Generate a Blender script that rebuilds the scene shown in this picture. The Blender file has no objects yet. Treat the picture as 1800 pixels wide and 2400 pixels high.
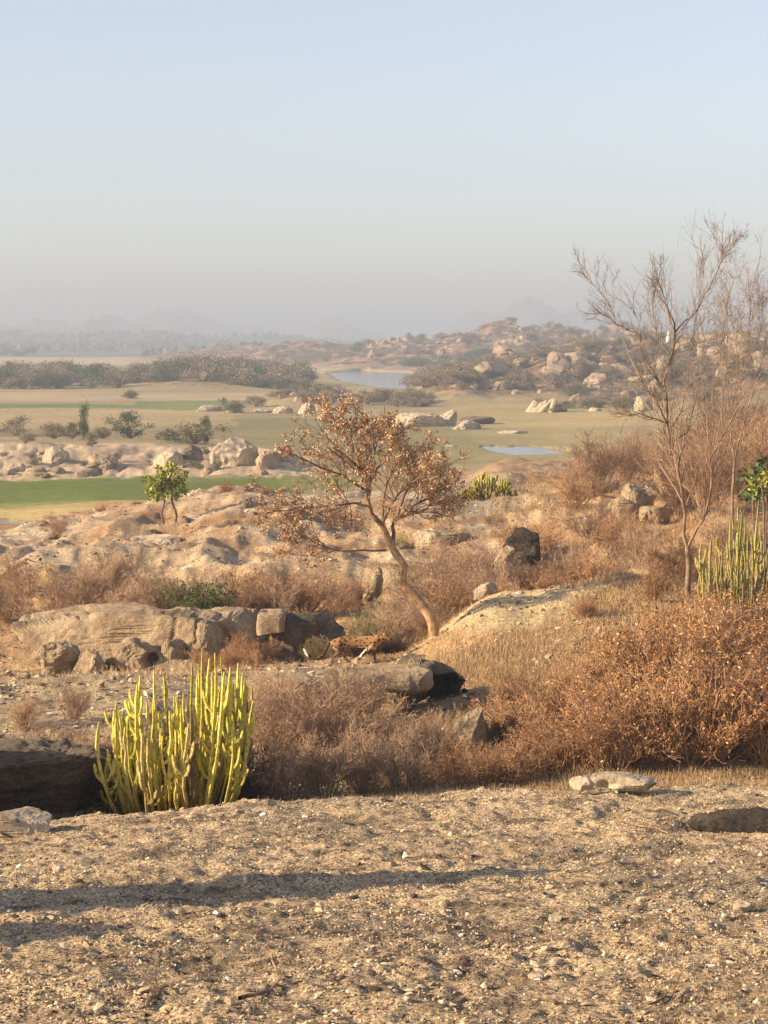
import bpy, bmesh, math
import numpy as np
from mathutils import Vector, Matrix
R = np.random.RandomState(11)
SC = bpy.context.scene
COL = SC.collection
# ---------------------------------------------------------------- camera
F = 4800.0                       # focal length in photograph pixels (1800 x 2400)
PITCH = math.atan(400 / F)       # the horizon lies above the middle of the picture
CP, SP = math.cos(PITCH), math.sin(PITCH)
cam = bpy.data.cameras.new('camera'); camo = bpy.data.objects.new('camera', cam); COL.objects.link(camo)
cam.sensor_fit = 'VERTICAL'; cam.sensor_height = 24; cam.lens = 24 * F / 2400
cam.clip_start = 0.1; cam.clip_end = 60000
camo.location = (0, 0, 0); camo.rotation_euler = (math.pi / 2 - PITCH, 0, 0)
SC.camera = camo
# ---------------------------------------------------------------- light
SUN_EL, SUN_AZ = math.radians(22), math.radians(255)      # azimuth clockwise from +Y: low, from the left and a little behind
w = bpy.data.worlds.new('World'); SC.world = w; w.use_nodes = True
nt = w.node_tree; bgn = nt.nodes['Background']
sky = nt.nodes.new('ShaderNodeTexSky'); sky.sky_type = 'NISHITA'; sky.sun_disc = False
sky.sun_elevation = SUN_EL; sky.sun_rotation = SUN_AZ; sky.dust_density = 0.7; sky.air_density = 1.0; sky.ozone_density = 2.0
hs = nt.nodes.new('ShaderNodeHueSaturation'); hs.inputs['Saturation'].default_value = 0.66; hs.inputs['Value'].default_value = 1.0
nt.links.new(sky.outputs[0], hs.inputs['Color']); tint = nt.nodes.new('ShaderNodeMix'); tint.data_type = 'RGBA'; tint.blend_type = 'MULTIPLY'; tint.inputs[0].default_value = 1; tint.inputs[7].default_value = (1.0, .97, 1.01, 1)
nt.links.new(hs.outputs[0], tint.inputs[6]); nt.links.new(tint.outputs[2], bgn.inputs[0]); bgn.inputs[1].default_value = 0.099
sl = bpy.data.lights.new('sun', 'SUN'); so = bpy.data.objects.new('sun', sl); COL.objects.link(so)
sl.energy = 5.0; sl.angle = math.radians(0.6); sl.color = (1.0, 0.78, 0.49)
sd = Vector((math.sin(SUN_AZ) * math.cos(SUN_EL), math.cos(SUN_AZ) * math.cos(SUN_EL), math.sin(SUN_EL)))
so.rotation_euler = sd.to_track_quat('Z', 'Y').to_euler(); so.location = (-30, -20, 30)
vs = SC.view_settings; vs.view_transform = 'Standard'; vs.look = 'None'; vs.gamma = 1; vs.exposure = 1.02
HAZE_DENSITY = 0.0005
# ---------------------------------------------------------------- helpers
def ray(px, py):
    a = (px - 900) / F; b = (1200 - py) / F
    return a, CP + SP * b, -SP + CP * b
def at(px, py, Y):
    a, y, z = ray(px, py); s = Y / y
    return (a * s, Y, z * s)
def hz(py, Y):
    b = (1200 - py) / F
    return (-SP + CP * b) / (CP + SP * b) * Y
def hash3(ix, iy, iz, seed):
    n = (ix.astype(np.int64) * 73856093) ^ (iy.astype(np.int64) * 19349663) ^ (iz.astype(np.int64) * 83492791) ^ (seed * 2654435761 & 0x7fffffff)
    n = (n ^ (n >> 13)) & 0x7fffffff
    n = (n * 1274126177) & 0x7fffffff; n = n ^ (n >> 16)
    n = (n * 60493) & 0x7fffffff
    return (n & 0xffff) / 32767.5 - 1
def vn(p, seed=0):
    i = np.floor(p); f = p - i; f = f * f * (3 - 2 * f); i = i.astype(np.int64); o = 0
    for dx in (0, 1):
        for dy in (0, 1):
            for dz in (0, 1):
                wgt = (f[:, 0] if dx else 1 - f[:, 0]) * (f[:, 1] if dy else 1 - f[:, 1]) * (f[:, 2] if dz else 1 - f[:, 2])
                o = o + wgt * hash3(i[:, 0] + dx, i[:, 1] + dy, i[:, 2] + dz, seed)
    return o
def fbm(p, octs=4, seed=0, gain=.5, ridged=False):
    a = 1; o = 0
    for k in range(octs):
        v = vn(p * (2.03 ** k) + 17.3 * k, seed + k)
        if ridged: v = 1 - 2 * np.abs(v)
        o = o + a * v; a *= gain
    return o
def fb2(x, y, scale, octs=4, seed=0, gain=.5, ridged=False):
    x = np.atleast_1d(np.asarray(x, float)); y = np.atleast_1d(np.asarray(y, float))
    return fbm(np.stack([x.ravel() * scale, y.ravel() * scale, np.zeros(x.size) + .37], 1), octs, seed, gain, ridged).reshape(x.shape)
def mk(name, verts, faces, mat=None, smooth=False, cols=None):
    verts = np.asarray(verts, np.float32); faces = np.asarray(faces, np.int32)
    me = bpy.data.meshes.new(name); n, k = faces.shape
    me.vertices.add(len(verts)); me.vertices.foreach_set('co', verts.ravel())
    me.loops.add(n * k); me.loops.foreach_set('vertex_index', faces.ravel())
    me.polygons.add(n); me.polygons.foreach_set('loop_start', np.arange(n, dtype=np.int32) * k)
    me.polygons.foreach_set('use_smooth', np.full(n, smooth, bool))
    if cols is not None:
        at_ = me.color_attributes.new('Col', 'FLOAT_COLOR', 'POINT')
        c = np.ones((len(verts), 4), np.float32); c[:, :cols.shape[1]] = cols; at_.data.foreach_set('color', c.ravel())
    me.update(calc_edges=True); me.validate()
    if mat: me.materials.append(mat)
    return me
def tag(o, label=None, cat=None, group=None, kind=None):
    if label: o['label'] = label
    if cat: o['category'] = cat
    if group: o['group'] = group
    if kind: o['kind'] = kind
    return o
def obj(name, me, parent=None, loc=None, rot=None, scale=None):
    o = bpy.data.objects.new(name, me); COL.objects.link(o)
    if parent: o.parent = parent
    if loc is not None: o.location = loc
    if rot is not None: o.rotation_euler = rot
    if scale is not None: o.scale = scale if hasattr(scale, '__len__') else (scale,) * 3
    return o
def thing(name, label, cat, loc, rz=0, scale=1, group=None, parts=()):
    o = obj(name, None, None, loc, (0, 0, rz), scale); o.empty_display_size = .2
    tag(o, label, cat, group)
    for pn, me in parts: obj(pn, me, o)
    return o
_ico = {}
def ico(sub):
    if sub not in _ico:
        bm = bmesh.new(); bmesh.ops.create_icosphere(bm, subdivisions=sub, radius=1); bm.verts.index_update()
        _ico[sub] = (np.array([v.co[:] for v in bm.verts]), np.array([[v.index for v in f.verts] for f in bm.faces])); bm.free()
    return _ico[sub]
# ---------------------------------------------------------------- materials
def mat(name, rough=.95):
    m = bpy.data.materials.new(name); m.use_nodes = True
    b = m.node_tree.nodes['Principled BSDF']; b.inputs['Roughness'].default_value = rough
    b.inputs['Specular IOR Level'].default_value = .15
    return m, m.node_tree, b
def N(t, ty, **kw):
    n = t.nodes.new(ty)
    for k, v in kw.items(): setattr(n, k, v)
    return n
def ramp(t, src, stops):
    r = N(t, 'ShaderNodeValToRGB'); e = r.color_ramp.elements
    while len(e) < len(stops): e.new(.5)
    for i, (p, c) in enumerate(stops): e[i].position = p; e[i].color = (*c, 1)
    t.links.new(src, r.inputs[0]); return r.outputs[0]
def noise(t, scale, detail=5, rough=.6, co='Object', stretch=None, dist=0):
    tc = N(t, 'ShaderNodeTexCoord'); n = N(t, 'ShaderNodeTexNoise')
    n.inputs['Scale'].default_value = scale; n.inputs['Detail'].default_value = detail; n.inputs['Roughness'].default_value = rough; n.inputs['Distortion'].default_value = dist
    v = tc.outputs[co]
    if stretch:
        mp = N(t, 'ShaderNodeMapping'); mp.inputs['Scale'].default_value = stretch; t.links.new(v, mp.inputs[0]); v = mp.outputs[0]
    t.links.new(v, n.inputs['Vector']); return n.outputs['Fac']
def mix(t, a, b, fac, mode='MIX'):
    m = N(t, 'ShaderNodeMix', data_type='RGBA', blend_type=mode)
    for s, v in ((m.inputs[6], a), (m.inputs[7], b), (m.inputs[0], fac)):
        if hasattr(v, 'links') or hasattr(v, 'is_linked'): t.links.new(v, s)
        elif isinstance(v, tuple): s.default_value = (*v, 1)
        else: s.default_value = v
    return m.outputs[2]
def bump(t, b, h, strength, dist):
    n = N(t, 'ShaderNodeBump'); n.inputs['Strength'].default_value = strength; n.inputs['Distance'].default_value = dist
    t.links.new(h, n.inputs['Height']); t.links.new(n.outputs[0], b.inputs['Normal'])
def rockmat(name, base, dark, light, sc=1.0, bs=.6, bd=.05, co='Object'):
    m, t, b = mat(name, .95)
    c = ramp(t, noise(t, 1.3 * sc, 7, .62, co), [(.32, dark), (.5, base), (.68, light)])
    s = ramp(t, noise(t, 14 * sc, 4, .7, co), [(.3, (.55, .52, .5)), (.55, (1, 1, 1)), (.75, (1.15, 1.12, 1.05))])
    st = ramp(t, noise(t, .7 * sc, 5, .6, co, (1.6, 1.6, .35), .6), [(.5, (1, 1, 1)), (.62, (.55, .5, .48))])
    t.links.new(mix(t, mix(t, c, s, .8, 'MULTIPLY'), st, .7, 'MULTIPLY'), b.inputs['Base Color'])
    bump(t, b, noise(t, 5 * sc, 10, .72, co), bs, bd); return m
M = {}
M['rock'] = rockmat('granite', (.5, .375, .245), (.3, .22, .145), (.62, .49, .33), 1, 1.0, .16)
M['rock_pale'] = rockmat('pale_granite', (.52, .42, .3), (.34, .27, .2), (.62, .52, .38), 1.2, .8, .06)
M['rock_dark'] = rockmat('dark_and_shaded_granite', (.2, .16, .12), (.1, .082, .068), (.29, .23, .16), 1, .9, .12)  # dark stone; also carries the shade on the left and hollow boulders
M['rock_black_shade'] = rockmat('black_and_shade_granite', (.07, .055, .045), (.035, .03, .027), (.14, .11, .085), 2, 1., .08)  # split rock, and the black that paints the near slope's shaded hollow
M['rock_far'] = rockmat('far_granite', (.38, .285, .2), (.22, .165, .12), (.48, .37, .27), .25, .8, .5)
def leafmat(name, stops, rough=.8, trans=.0):
    m, t, b = mat(name, rough)
    g = N(t, 'ShaderNodeNewGeometry'); t.links.new(ramp(t, g.outputs['Random Per Island'], stops), b.inputs['Base Color'])
    return m
def twigmat(name, a, bcol):
    m, t, b = mat(name, .9)
    oi = N(t, 'ShaderNodeObjectInfo'); c = ramp(t, oi.outputs['Random'], [(0, a), (1, bcol)])
    g = N(t, 'ShaderNodeNewGeometry'); v = ramp(t, g.outputs['Random Per Island'], [(0, (.6, .6, .6)), (1, (1.35, 1.3, 1.25))])
    t.links.new(mix(t, c, v, 1.0, 'MULTIPLY'), b.inputs['Base Color']); return m
M['twig'] = twigmat('dry_twigs', (.34, .235, .165), (.43, .29, .19))
M['twig_dim'] = twigmat('dim_twigs', (.3, .2, .13), (.36, .23, .14))
M['twig_dark'] = twigmat('dark_twigs', (.2, .12, .08), (.24, .14, .09))
M['twig_deep_shade'] = twigmat('deep_brown_and_shade_twigs', (.075, .05, .035), (.1, .065, .045))  # near-black, also holds the dense shade inside the spurge clump
M['twig_grey'] = twigmat('grey_twigs', (.26, .2, .15), (.3, .22, .16))
M['twig_red'] = twigmat('red_twigs', (.37, .225, .13), (.43, .265, .155))
M['twig_olive'] = twigmat('olive_twigs', (.36, .28, .15), (.3, .25, .13))
M['leaf_orange'] = leafmat('orange_leaves', [(0, (.09, .045, .025)), (.4, (.27, .135, .06)), (.75, (.56, .28, .1)), (1, (.85, .52, .25))])
M['leaf_rust'] = leafmat('rust_leaves', [(0, (.2, .1, .05)), (.5, (.4, .22, .1)), (1, (.6, .37, .18))])
M['leaf_tan'] = leafmat('tan_leaves', [(0, (.24, .13, .07)), (.5, (.48, .3, .16)), (1, (.66, .46, .28))])
M['leaf_yellow'] = leafmat('yellow_green_leaves', [(0, (.12, .14, .02)), (.5, (.3, .32, .05)), (1, (.48, .48, .1))])
M['leaf_green'] = leafmat('green_leaves', [(0, (.03, .06, .02)), (.6, (.07, .11, .035)), (1, (.13, .17, .06))])
M['leaf_olive'] = leafmat('olive_leaves', [(0, (.09, .085, .04)), (.6, (.17, .155, .075)), (1, (.25, .22, .12))])
M['leaf_grey'] = leafmat('grey_leaves', [(0, (.12, .095, .07)), (.5, (.25, .2, .14)), (1, (.38, .3, .22))])
M['bark'] = rockmat('pale_bark', (.46, .29, .16), (.2, .12, .07), (.62, .43, .27), 5, .9, .03)
M['bark_dark'] = rockmat('dark_bark', (.22, .14, .095), (.12, .08, .055), (.4, .26, .16), 3, .6, .02)
M['bark_grey'] = rockmat('grey_bark', (.27, .18, .12), (.15, .1, .07), (.42, .3, .2), 3, .6, .02)
def cactmat(k=1.):
    m, t, b = mat('spurge_skin', .75)
    oi = N(t, 'ShaderNodeObjectInfo'); c = ramp(t, oi.outputs['Random'], [(0, (.36 * k, .33 * k, .06)), (.35, (.52 * k, .47 * k, .08)), (.7, (.76 * k, .65 * k, .14)), (1, (.5 * k, .4 * k, .17 * k))])
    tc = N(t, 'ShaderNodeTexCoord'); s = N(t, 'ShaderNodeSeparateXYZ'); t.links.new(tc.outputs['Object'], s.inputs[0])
    f = ramp(t, s.outputs['Z'], [(.2, (.4, .3, .24)), (1.1, (1, 1, 1))])  # browner base, with the dimness low in the clump painted in too
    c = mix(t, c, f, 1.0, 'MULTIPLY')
    c = mix(t, c, ramp(t, noise(t, 22, 3), [(.38, (.42, .38, .32)), (.5, (.95, .95, .9)), (.62, (1.15, 1.12, 1.05))]), .7, 'MULTIPLY')
    t.links.new(c, b.inputs['Base Color']); bump(t, b, noise(t, 30, 3), .5, .02); return m
M['spurge'] = cactmat(); M['spurge_dull'] = cactmat(.62)
def groundmat():
    m, t, b = mat('ground_soil', 1.0)
    a = N(t, 'ShaderNodeVertexColor', layer_name='Col')
    hr_ = ramp(t, noise(t, .16, 9, .68, dist=.5), [(.36, (.4, .36, .32)), (.46, (.75, .7, .66)), (.56, (1.1, 1.06, 1.0)), (.66, (1.3, 1.25, 1.15))])
    n1 = ramp(t, noise(t, .9, 6, .65), [(.3, (.72, .7, .68)), (.5, (1, 1, 1)), (.7, (1.2, 1.18, 1.12))])
    n2 = ramp(t, noise(t, 9, 6, .7, stretch=(.8, .8, .8)), [(.3, (.5, .47, .44)), (.5, (1, 1, 1)), (.7, (1.35, 1.3, 1.2))])
    sp = ramp(t, noise(t, 34, 3, .75), [(.38, (.12, .11, .1)), (.46, (.72, .72, .68)), (.55, (1.1, 1.07, 1.02)), (.64, (1.8, 1.68, 1.5))])
    n3 = ramp(t, noise(t, .03, 6, .6), [(.35, (.85, .84, .84)), (.65, (1.12, 1.1, 1.06))])
    c = mix(t, mix(t, mix(t, a.outputs[0], n1, .9, 'MULTIPLY'), n2, .8, 'MULTIPLY'), n3, 1.0, 'MULTIPLY')
    c = mix(t, c, sp, .85, 'MULTIPLY')
    c = mix(t, c, mix(t, c, hr_, 1.0, 'MULTIPLY'), a.outputs[1])
    t.links.new(c, b.inputs['Base Color']); bump(t, b, noise(t, 11, 8, .75), .9, .06)
    b1 = [n for n in t.nodes if n.type == 'BUMP'][0]; b2 = N(t, 'ShaderNodeBump'); b2.inputs['Distance'].default_value = 1.6
    t.links.new(noise(t, .22, 8, .7, dist=.4), b2.inputs['Height']); t.links.new(a.outputs[1], b2.inputs['Strength']); t.links.new(b1.outputs[0], b2.inputs['Normal']); t.links.new(b2.outputs[0], b.inputs['Normal']); return m
M['ground'] = groundmat()
def gravelmat(name, stops):
    m, t, b = mat(name, .9); g = N(t, 'ShaderNodeNewGeometry')
    t.links.new(ramp(t, g.outputs['Random Per Island'], stops), b.inputs['Base Color']); return m
M['gravel'] = gravelmat('gravel_chips', [(0, (.06, .045, .035)), (.3, (.2, .145, .1)), (.55, (.46, .34, .21)), (.93, (.66, .53, .36)), (1, (.85, .79, .68))])
M['litter'] = gravelmat('leaf_litter', [(0, (.06, .035, .025)), (.35, (.2, .12, .07)), (.7, (.52, .37, .21)), (1, (.7, .54, .34))])
M['straw'] = gravelmat('dry_grass', [(0, (.22, .14, .08)), (.5, (.42, .28, .15)), (1, (.6, .44, .25))])
def watermat():
    m, t, b = mat('lake_water', .12); b.inputs['Base Color'].default_value = (.09, .12, .15, 1); b.inputs['Specular IOR Level'].default_value = .5
    bump(t, b, noise(t, .8, 3, stretch=(1, 2.5, 1)), .12, .05); return m
M['water'] = watermat()
m, t, b = mat('whitewash', .8); b.inputs['Base Color'].default_value = (.85, .85, .83, 1); M['white'] = m
# ---------------------------------------------------------------- terrain
CX = np.array([-1500, -400, 0, 300, 600, 900, 1200, 1500, 1800, 2300, 3400], float)
def row(Y, v, l=None, r=None):
    z = [hz(p, Y) for p in v]
    l2 = z[0] if l is None else l; r2 = z[-1] if r is None else r
    return (Y, [l2, (l2 + z[0]) / 2 if l is not None else z[0]] + z + [r2, r2])
def flat(Y, z): return (Y, [z] * 11)
T = [flat(.5, -3.1), flat(3, -3.25), flat(8, -3.95), flat(14, -4.72),
 row(20, [2085, 2080, 2075, 2070, 2068, 2066, 2066]),
 row(25, [1965, 1945, 1930, 1920, 1912, 1908, 1906]),
 row(27.2, [1925, 1900, 1880, 1862, 1850, 1846, 1846]),
 row(28.6, [1960, 1940, 1900, 1880, 1860, 1850, 1848]),
 row(31, [1960, 1945, 1915, 1895, 1880, 1860, 1850]),
 row(33, [1850, 1850, 1865, 1845, 1830, 1810, 1800]),
 row(35, [1770, 1770, 1790, 1780, 1760, 1740, 1730]),
 row(38, [1685, 1685, 1700, 1695, 1670, 1640, 1630]),
 row(42, [1615, 1615, 1622, 1620, 1585, 1540, 1530]),
 row(45, [1597, 1590, 1582, 1577, 1505, 1462, 1470]),
 row(48, [1590, 1580, 1565, 1556, 1432, 1392, 1410]),
 row(50, [1592, 1578, 1560, 1542, 1392, 1358, 1385]),
 row(52, [1588, 1570, 1557, 1532, 1386, 1356, 1378]),
 row(56, [1550, 1550, 1545, 1520, 1450, 1400, 1385]),
 row(62, [1470, 1465, 1470, 1470, 1440, 1400, 1370]),
 row(68, [1400, 1385, 1395, 1400, 1380, 1350, 1310]),
 row(74, [1345, 1325, 1325, 1330, 1310, 1290, 1250]),
 row(82, [1295, 1270, 1255, 1262, 1245, 1230, 1190]),
 row(92, [1262, 1228, 1196, 1208, 1196, 1185, 1145]),
 row(100, [1252, 1212, 1176, 1190, 1172, 1165, 1115]),
 row(110, [1262, 1222, 1180, 1180, 1150, 1140, 1090]),
 row(130, [1325, 1320, 1290, 1250, 1112, 1115, 1070]),
 row(150, [1262, 1260, 1258, 1225, 1092, 1095, 1045]),
 row(172, [1226, 1200, 1192, 1188, 1160, 1115, 1030]),
 row(200, [1137, 1136, 1136, 1136, 1136, 1100, 1025]),
 row(215, [1116, 1114, 1112, 1112, 1112, 1085, 1018]),
 row(222, [1078, 1080, 1082, 1102, 1102, 1075, 1014]),
 row(232, [1040, 1042, 1052, 1090, 1090, 1065, 1010]),
 row(250, [1030, 1030, 1048, 1069, 1069, 1050, 1005]),
 row(275, [1026, 1026, 1040, 1045, 1045, 1035, 1000]),
 row(300, [1022, 1022, 1024, 1024, 1024, 1018, 988]),
 row(350, [992, 992, 992, 992, 992, 988, 965]),
 row(400, [968, 968, 968, 968, 968, 962, 945])] + [flat(y, -14.) for y in (500, 700, 1000, 2000, 4000, 8000, 13500)]
TY = np.log(np.array([r[0] for r in T])); TZ = np.array([r[1] for r in T])
# hills: image column, distance, half width in columns, depth in metres, crest row, roughness
HILLS = [(1060, 540, 60, 45, 885), (1150, 580, 90, 55, 862), (1260, 600, 90, 60, 838), (1360, 640, 110, 70, 815), (1500, 640, 120, 70, 806), (1680, 620, 140, 70, 812), (1900, 600, 160, 80, 800),
 (1700, 470, 160, 40, 880), (1480, 500, 70, 30, 905),
 (940, 1250, 120, 150, 806), (1080, 1250, 80, 160, 786), (1180, 1250, 90, 160, 775), (1300, 1280, 110, 160, 772), (1440, 1300, 120, 160, 780), (1650, 1350, 150, 160, 786), (720, 1500, 150, 170, 803), (560, 1700, 120, 200, 809), (1900, 1300, 200, 200, 770),
 (480, 640, 110, 45, 885), (160, 680, 180, 40, 893), (330, 900, 140, 60, 862),
 (750, 462, 90, 26, 928), (900, 455, 60, 18, 948),
 (260, 5200, 38, 500, 734), (225, 5300, 70, 400, 752), (420, 6200, 90, 600, 722), (400, 6000, 45, 300, 716), (110, 5600, 90, 500, 750), (-60, 5600, 120, 500, 755), (790, 6600, 50, 500, 738), (560, 6000, 90, 500, 756), (700, 7000, 200, 500, 768), (1230, 5600, 90, 500, 706), (1110, 6000, 60, 400, 728), (1420, 5600, 180, 500, 722), (1700, 5600, 200, 500, 735), (20, 3500, 200, 500, 782), (330, 3300, 200, 400, 786), (600, 3400, 160, 400, 790)]
WATER = {'pond': [(1125, 1046), (1160, 1044), (1185, 1046), (1240, 1045), (1285, 1050), (1330, 1055), (1338, 1061), (1322, 1067), (1270, 1066), (1230, 1064), (1195, 1064), (1150, 1056)],
 'river': [(768, 874), (850, 869), (960, 873), (1010, 886), (990, 903), (950, 912), (890, 908), (800, 892)],
 'creek': [(-300, 1216), (20, 1219), (70, 1228), (50, 1240), (-300, 1252)]}
def g2w(px, py, z=-14.):
    a, y, zz = ray(px, py); s = z / zz; return a * s, y * s
WP = {k: np.array([g2w(*p, -15.2 if k == 'creek' else -14.) for p in v]) for k, v in WATER.items()}
def inpoly(x, y, P):
    c = np.zeros(x.shape, bool); j = len(P) - 1
    for i in range(len(P)):
        xi, yi = P[i]; xj, yj = P[j]
        c ^= ((yi > y) != (yj > y)) & (x < (xj - xi) * (y - yi) / (yj - yi + 1e-12) + xi); j = i
    return c
def base_h(x, Y):
    u = 900 + F * x / Y
    ly = np.log(Y); i = np.clip(np.searchsorted(TY, ly) - 1, 0, len(TY) - 2); f = np.clip((ly - TY[i]) / (TY[i + 1] - TY[i]), 0, 1)
    j = np.clip(np.searchsorted(CX, u) - 1, 0, len(CX) - 2); g = np.clip((u - CX[j]) / (CX[j + 1] - CX[j]), 0, 1); g = g * g * (3 - 2 * g)
    z = (TZ[i, j] * (1 - g) + TZ[i, j + 1] * g) * (1 - f) + (TZ[i + 1, j] * (1 - g) + TZ[i + 1, j + 1] * g) * f
    return z, u
def terrain(x, Y):
    z, u = base_h(x, Y); base = np.zeros_like(z)
    for hx, hy, sw, sdp, cr in HILLS:
        cx = (hx - 900) / F * hy; sx = sw / F * hy
        d = ((x - cx) / sx) ** 2 + ((Y - hy) / sdp) ** 2
        base = np.maximum(base, (hz(cr, hy) + 14) * np.exp(-d * .6))
    rough = np.clip(base / 10, 0, 1)
    far = Y > 150
    n = fb2(x, Y, .018, 5, 3, .55, True)
    z = z + base * (1 + .26 * (n - .75) * np.clip(base / 6, 0, 1)) - np.clip(base / 5, 0, 1) * np.clip((2500 - Y) / 300, 0, 1) * 1.3 + np.clip(base / 5, 0, 1) * np.clip((2500 - Y) / 300, 0, 1) * (1.7 * fb2(x, Y, .07, 4, 5, .6, True))
    n1 = fb2(x, Y, .55, 5, 21, .5); n2 = fb2(x, Y, 3.2, 3, 31, .6); n3 = fb2(x, Y, .22, 4, 41, .5, True)
    fg = np.clip((31 - Y) / 2, 0, 1); mid = np.clip((Y - 30) / 5, 0, 1) * np.clip((165 - Y) / 20, 0, 1)
    rockm = mid * np.clip((Y - 60) / 8, 0, 1)
    n4 = fb2(x, Y, 8.5, 2, 35, .6); z = z + fg * (.06 * n1 + .042 * n2 + .016 * n4 - .06 * np.clip(1 - np.abs(fb2(x * .6, Y * 1.3, 1.1, 3, 36)) / .07, 0, 1) * np.clip(fb2(x, Y, .5, 2, 37) + .4, 0, 1)) + mid * (.14 * n1 + .03 * n2) + rockm * (.42 * n3 + .5 * fb2(x, Y, .11, 3, 44))
    val = np.clip((Y - 165) / 20, 0, 1)
    z = z + val * .12 * fb2(x, Y, .05, 4, 51) + np.clip((Y - 205) / 8, 0, 1) * np.clip((240 - Y) / 8, 0, 1) * np.clip((760 - u) / 60, 0, 1) * .4 * (fb2(x, Y, .3, 5, 61, .6) - 1.2 * np.clip(1 - np.abs(fb2(x, Y, .13, 3, 62)) / .1, 0, 1))
    for k, P in WP.items():
        ins = inpoly(x, Y, P); lv = -15.2 if k == 'creek' else -14.
        z = np.where(ins, lv - .6, z)
    if True:   # ease the pond's near bank
        pass
    return z, u, base
ys = np.concatenate([np.geomspace(.8, 12, 30)[:-1], np.linspace(12, 30, 480)[:-1], np.geomspace(30, 130, 360)[:-1], np.geomspace(130, 260, 150)[:-1], np.geomspace(260, 1500, 330)[:-1], np.geomspace(1500, 13400, 90)])
us = np.concatenate([np.linspace(-2600, -160, 70)[:-1], np.linspace(-160, 1960, 400)[:-1], np.linspace(1960, 4400, 70)])
GY, GU = np.meshgrid(ys, us, indexing='ij'); GX = (GU - 900) / F * GY
GZ, _, GB = terrain(GX.ravel(), GY.ravel()); GZ = GZ.reshape(GX.shape); GB = GB.reshape(GX.shape)
# ease the mesh a little along the distance
GZs = GZ.copy(); GZs[1:-1] = .25 * GZ[:-2] + .5 * GZ[1:-1] + .25 * GZ[2:]; GZ = GZs
lys = np.log(ys)
def gz(x, Y):
    x = np.atleast_1d(np.asarray(x, float)); Y = np.atleast_1d(np.asarray(Y, float)); u = 900 + F * x / Y
    i = np.clip(np.searchsorted(ys, Y) - 1, 0, len(ys) - 2); f = np.clip((Y - ys[i]) / (ys[i + 1] - ys[i]), 0, 1)
    j = np.clip(np.searchsorted(us, u) - 1, 0, len(us) - 2); g = np.clip((u - us[j]) / (us[j + 1] - us[j]), 0, 1)
    return (GZ[i, j] * (1 - g) + GZ[i, j + 1] * g) * (1 - f) + (GZ[i + 1, j] * (1 - g) + GZ[i + 1, j + 1] * g) * f
def gp(px, Y, dz=0):
    x = (px - 900) / F * Y
    for _ in range(3):
        z = float(gz(x, Y)[0]); fwd = CP * Y - SP * z; x = (px - 900) / F * fwd
    return Vector((x, Y, z + dz))
def proj(p):
    fwd = CP * p[1] - SP * p[2]; up = SP * p[1] + CP * p[2]
    return 900 + F * p[0] / fwd, 1200 - F * up / fwd
# ground colours: the soil, grass and crops, plus one flat with painted shade
def zone(poly, z=-14.): return np.array([g2w(px, py, z) for px, py in poly])
X, Yg, U, Z = GX.ravel(), GY.ravel(), GU.ravel(), GZ.ravel()
nA = fb2(X, Yg, .5, 4, 71); nB = fb2(X, Yg, .06, 4, 72); nC = fb2(X, Yg, 2.6, 3, 73)
C = np.tile(np.array([.57, .44, .295]), (len(X), 1))
def paint(mask, col): 
    global C
    mask = np.clip(mask, 0, 1)[:, None]; C = C * (1 - mask) + np.array(col) * mask
def sm(v, a, b): return np.clip((v - a) / (b - a), 0, 1)
paint(sm(nA, -.1, .5), (.62, .485, .33)); paint(sm(-nA, .1, .6), (.37, .3, .22)); paint(sm(nC, .3, .8) * .6, (.66, .51, .34)); paint(sm(-nC, .3, .7) * .7, (.2, .15, .11)); paint(sm(fb2(X * .55, Yg * 1.6, 2.2, 3, 74), .45, .7) * .7, (.13, .1, .08))
midm = sm(Yg, 28, 30)
paint(midm, (.47, .31, .18)); paint(midm * sm(nA, 0, .7), (.56, .4, .23)); paint(midm * sm(-nA, .2, .8), (.34, .2, .11))
path = sm(-np.abs(Yg - 46.6) + .6 * nA, -1.7, -.6) * sm(U, 560, 640) * sm(-U, -1120, -980); paint(path, (.6, .43, .24))
left = midm * sm(-U, -900, -820) * sm(Yg, 30, 31)
paint(left * sm(-Yg, -49, -46), (.54, .43, .29)); paint(left * sm(-Yg, -49, -46) * sm(-nC, .2, .5) * .6, (.22, .17, .13))
# rock shows through
rk = np.clip(1 - (((U - 1230) / 260) ** 2 + ((Yg - 49.5) / 4.6) ** 2), 0, 1) * 3.4 + nA * .8 - .3
paint(midm * np.clip(rk, 0, 1), (.6, .48, .3))
crest = sm(Yg, 68, 73) * sm(-Yg, -125, -112) * sm(-U, -1340, -1150)
paint(crest * np.clip(.75 + nB + nA * .5, 0, 1), (.55, .435, .315)); paint(crest * sm(nA, .15, .6), (.64, .52, .38)); paint(crest * sm(-nC, .2, .6) * .6, (.26, .2, .15))
paint(crest * sm(Yg, 96, 99) * sm(-U, -760, -600) * sm(nA + nB, .1, .5) * .6, (.45, .22, .1))
paint(sm(Yg, 84, 92) * sm(-Yg, -125, -115) * np.clip(1 - ((U - 1080) / 170) ** 2, 0, 1) * 1.6, (.36, .31, .24))
paint(sm(Yg, 118, 124) * sm(-Yg, -168, -160), (.38, .27, .18))
val = sm(Yg, 160, 170)
paint(val, (.37, .3, .17)); paint(val * sm(nB, -.2, .6) * .7, (.43, .34, .2))
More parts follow.
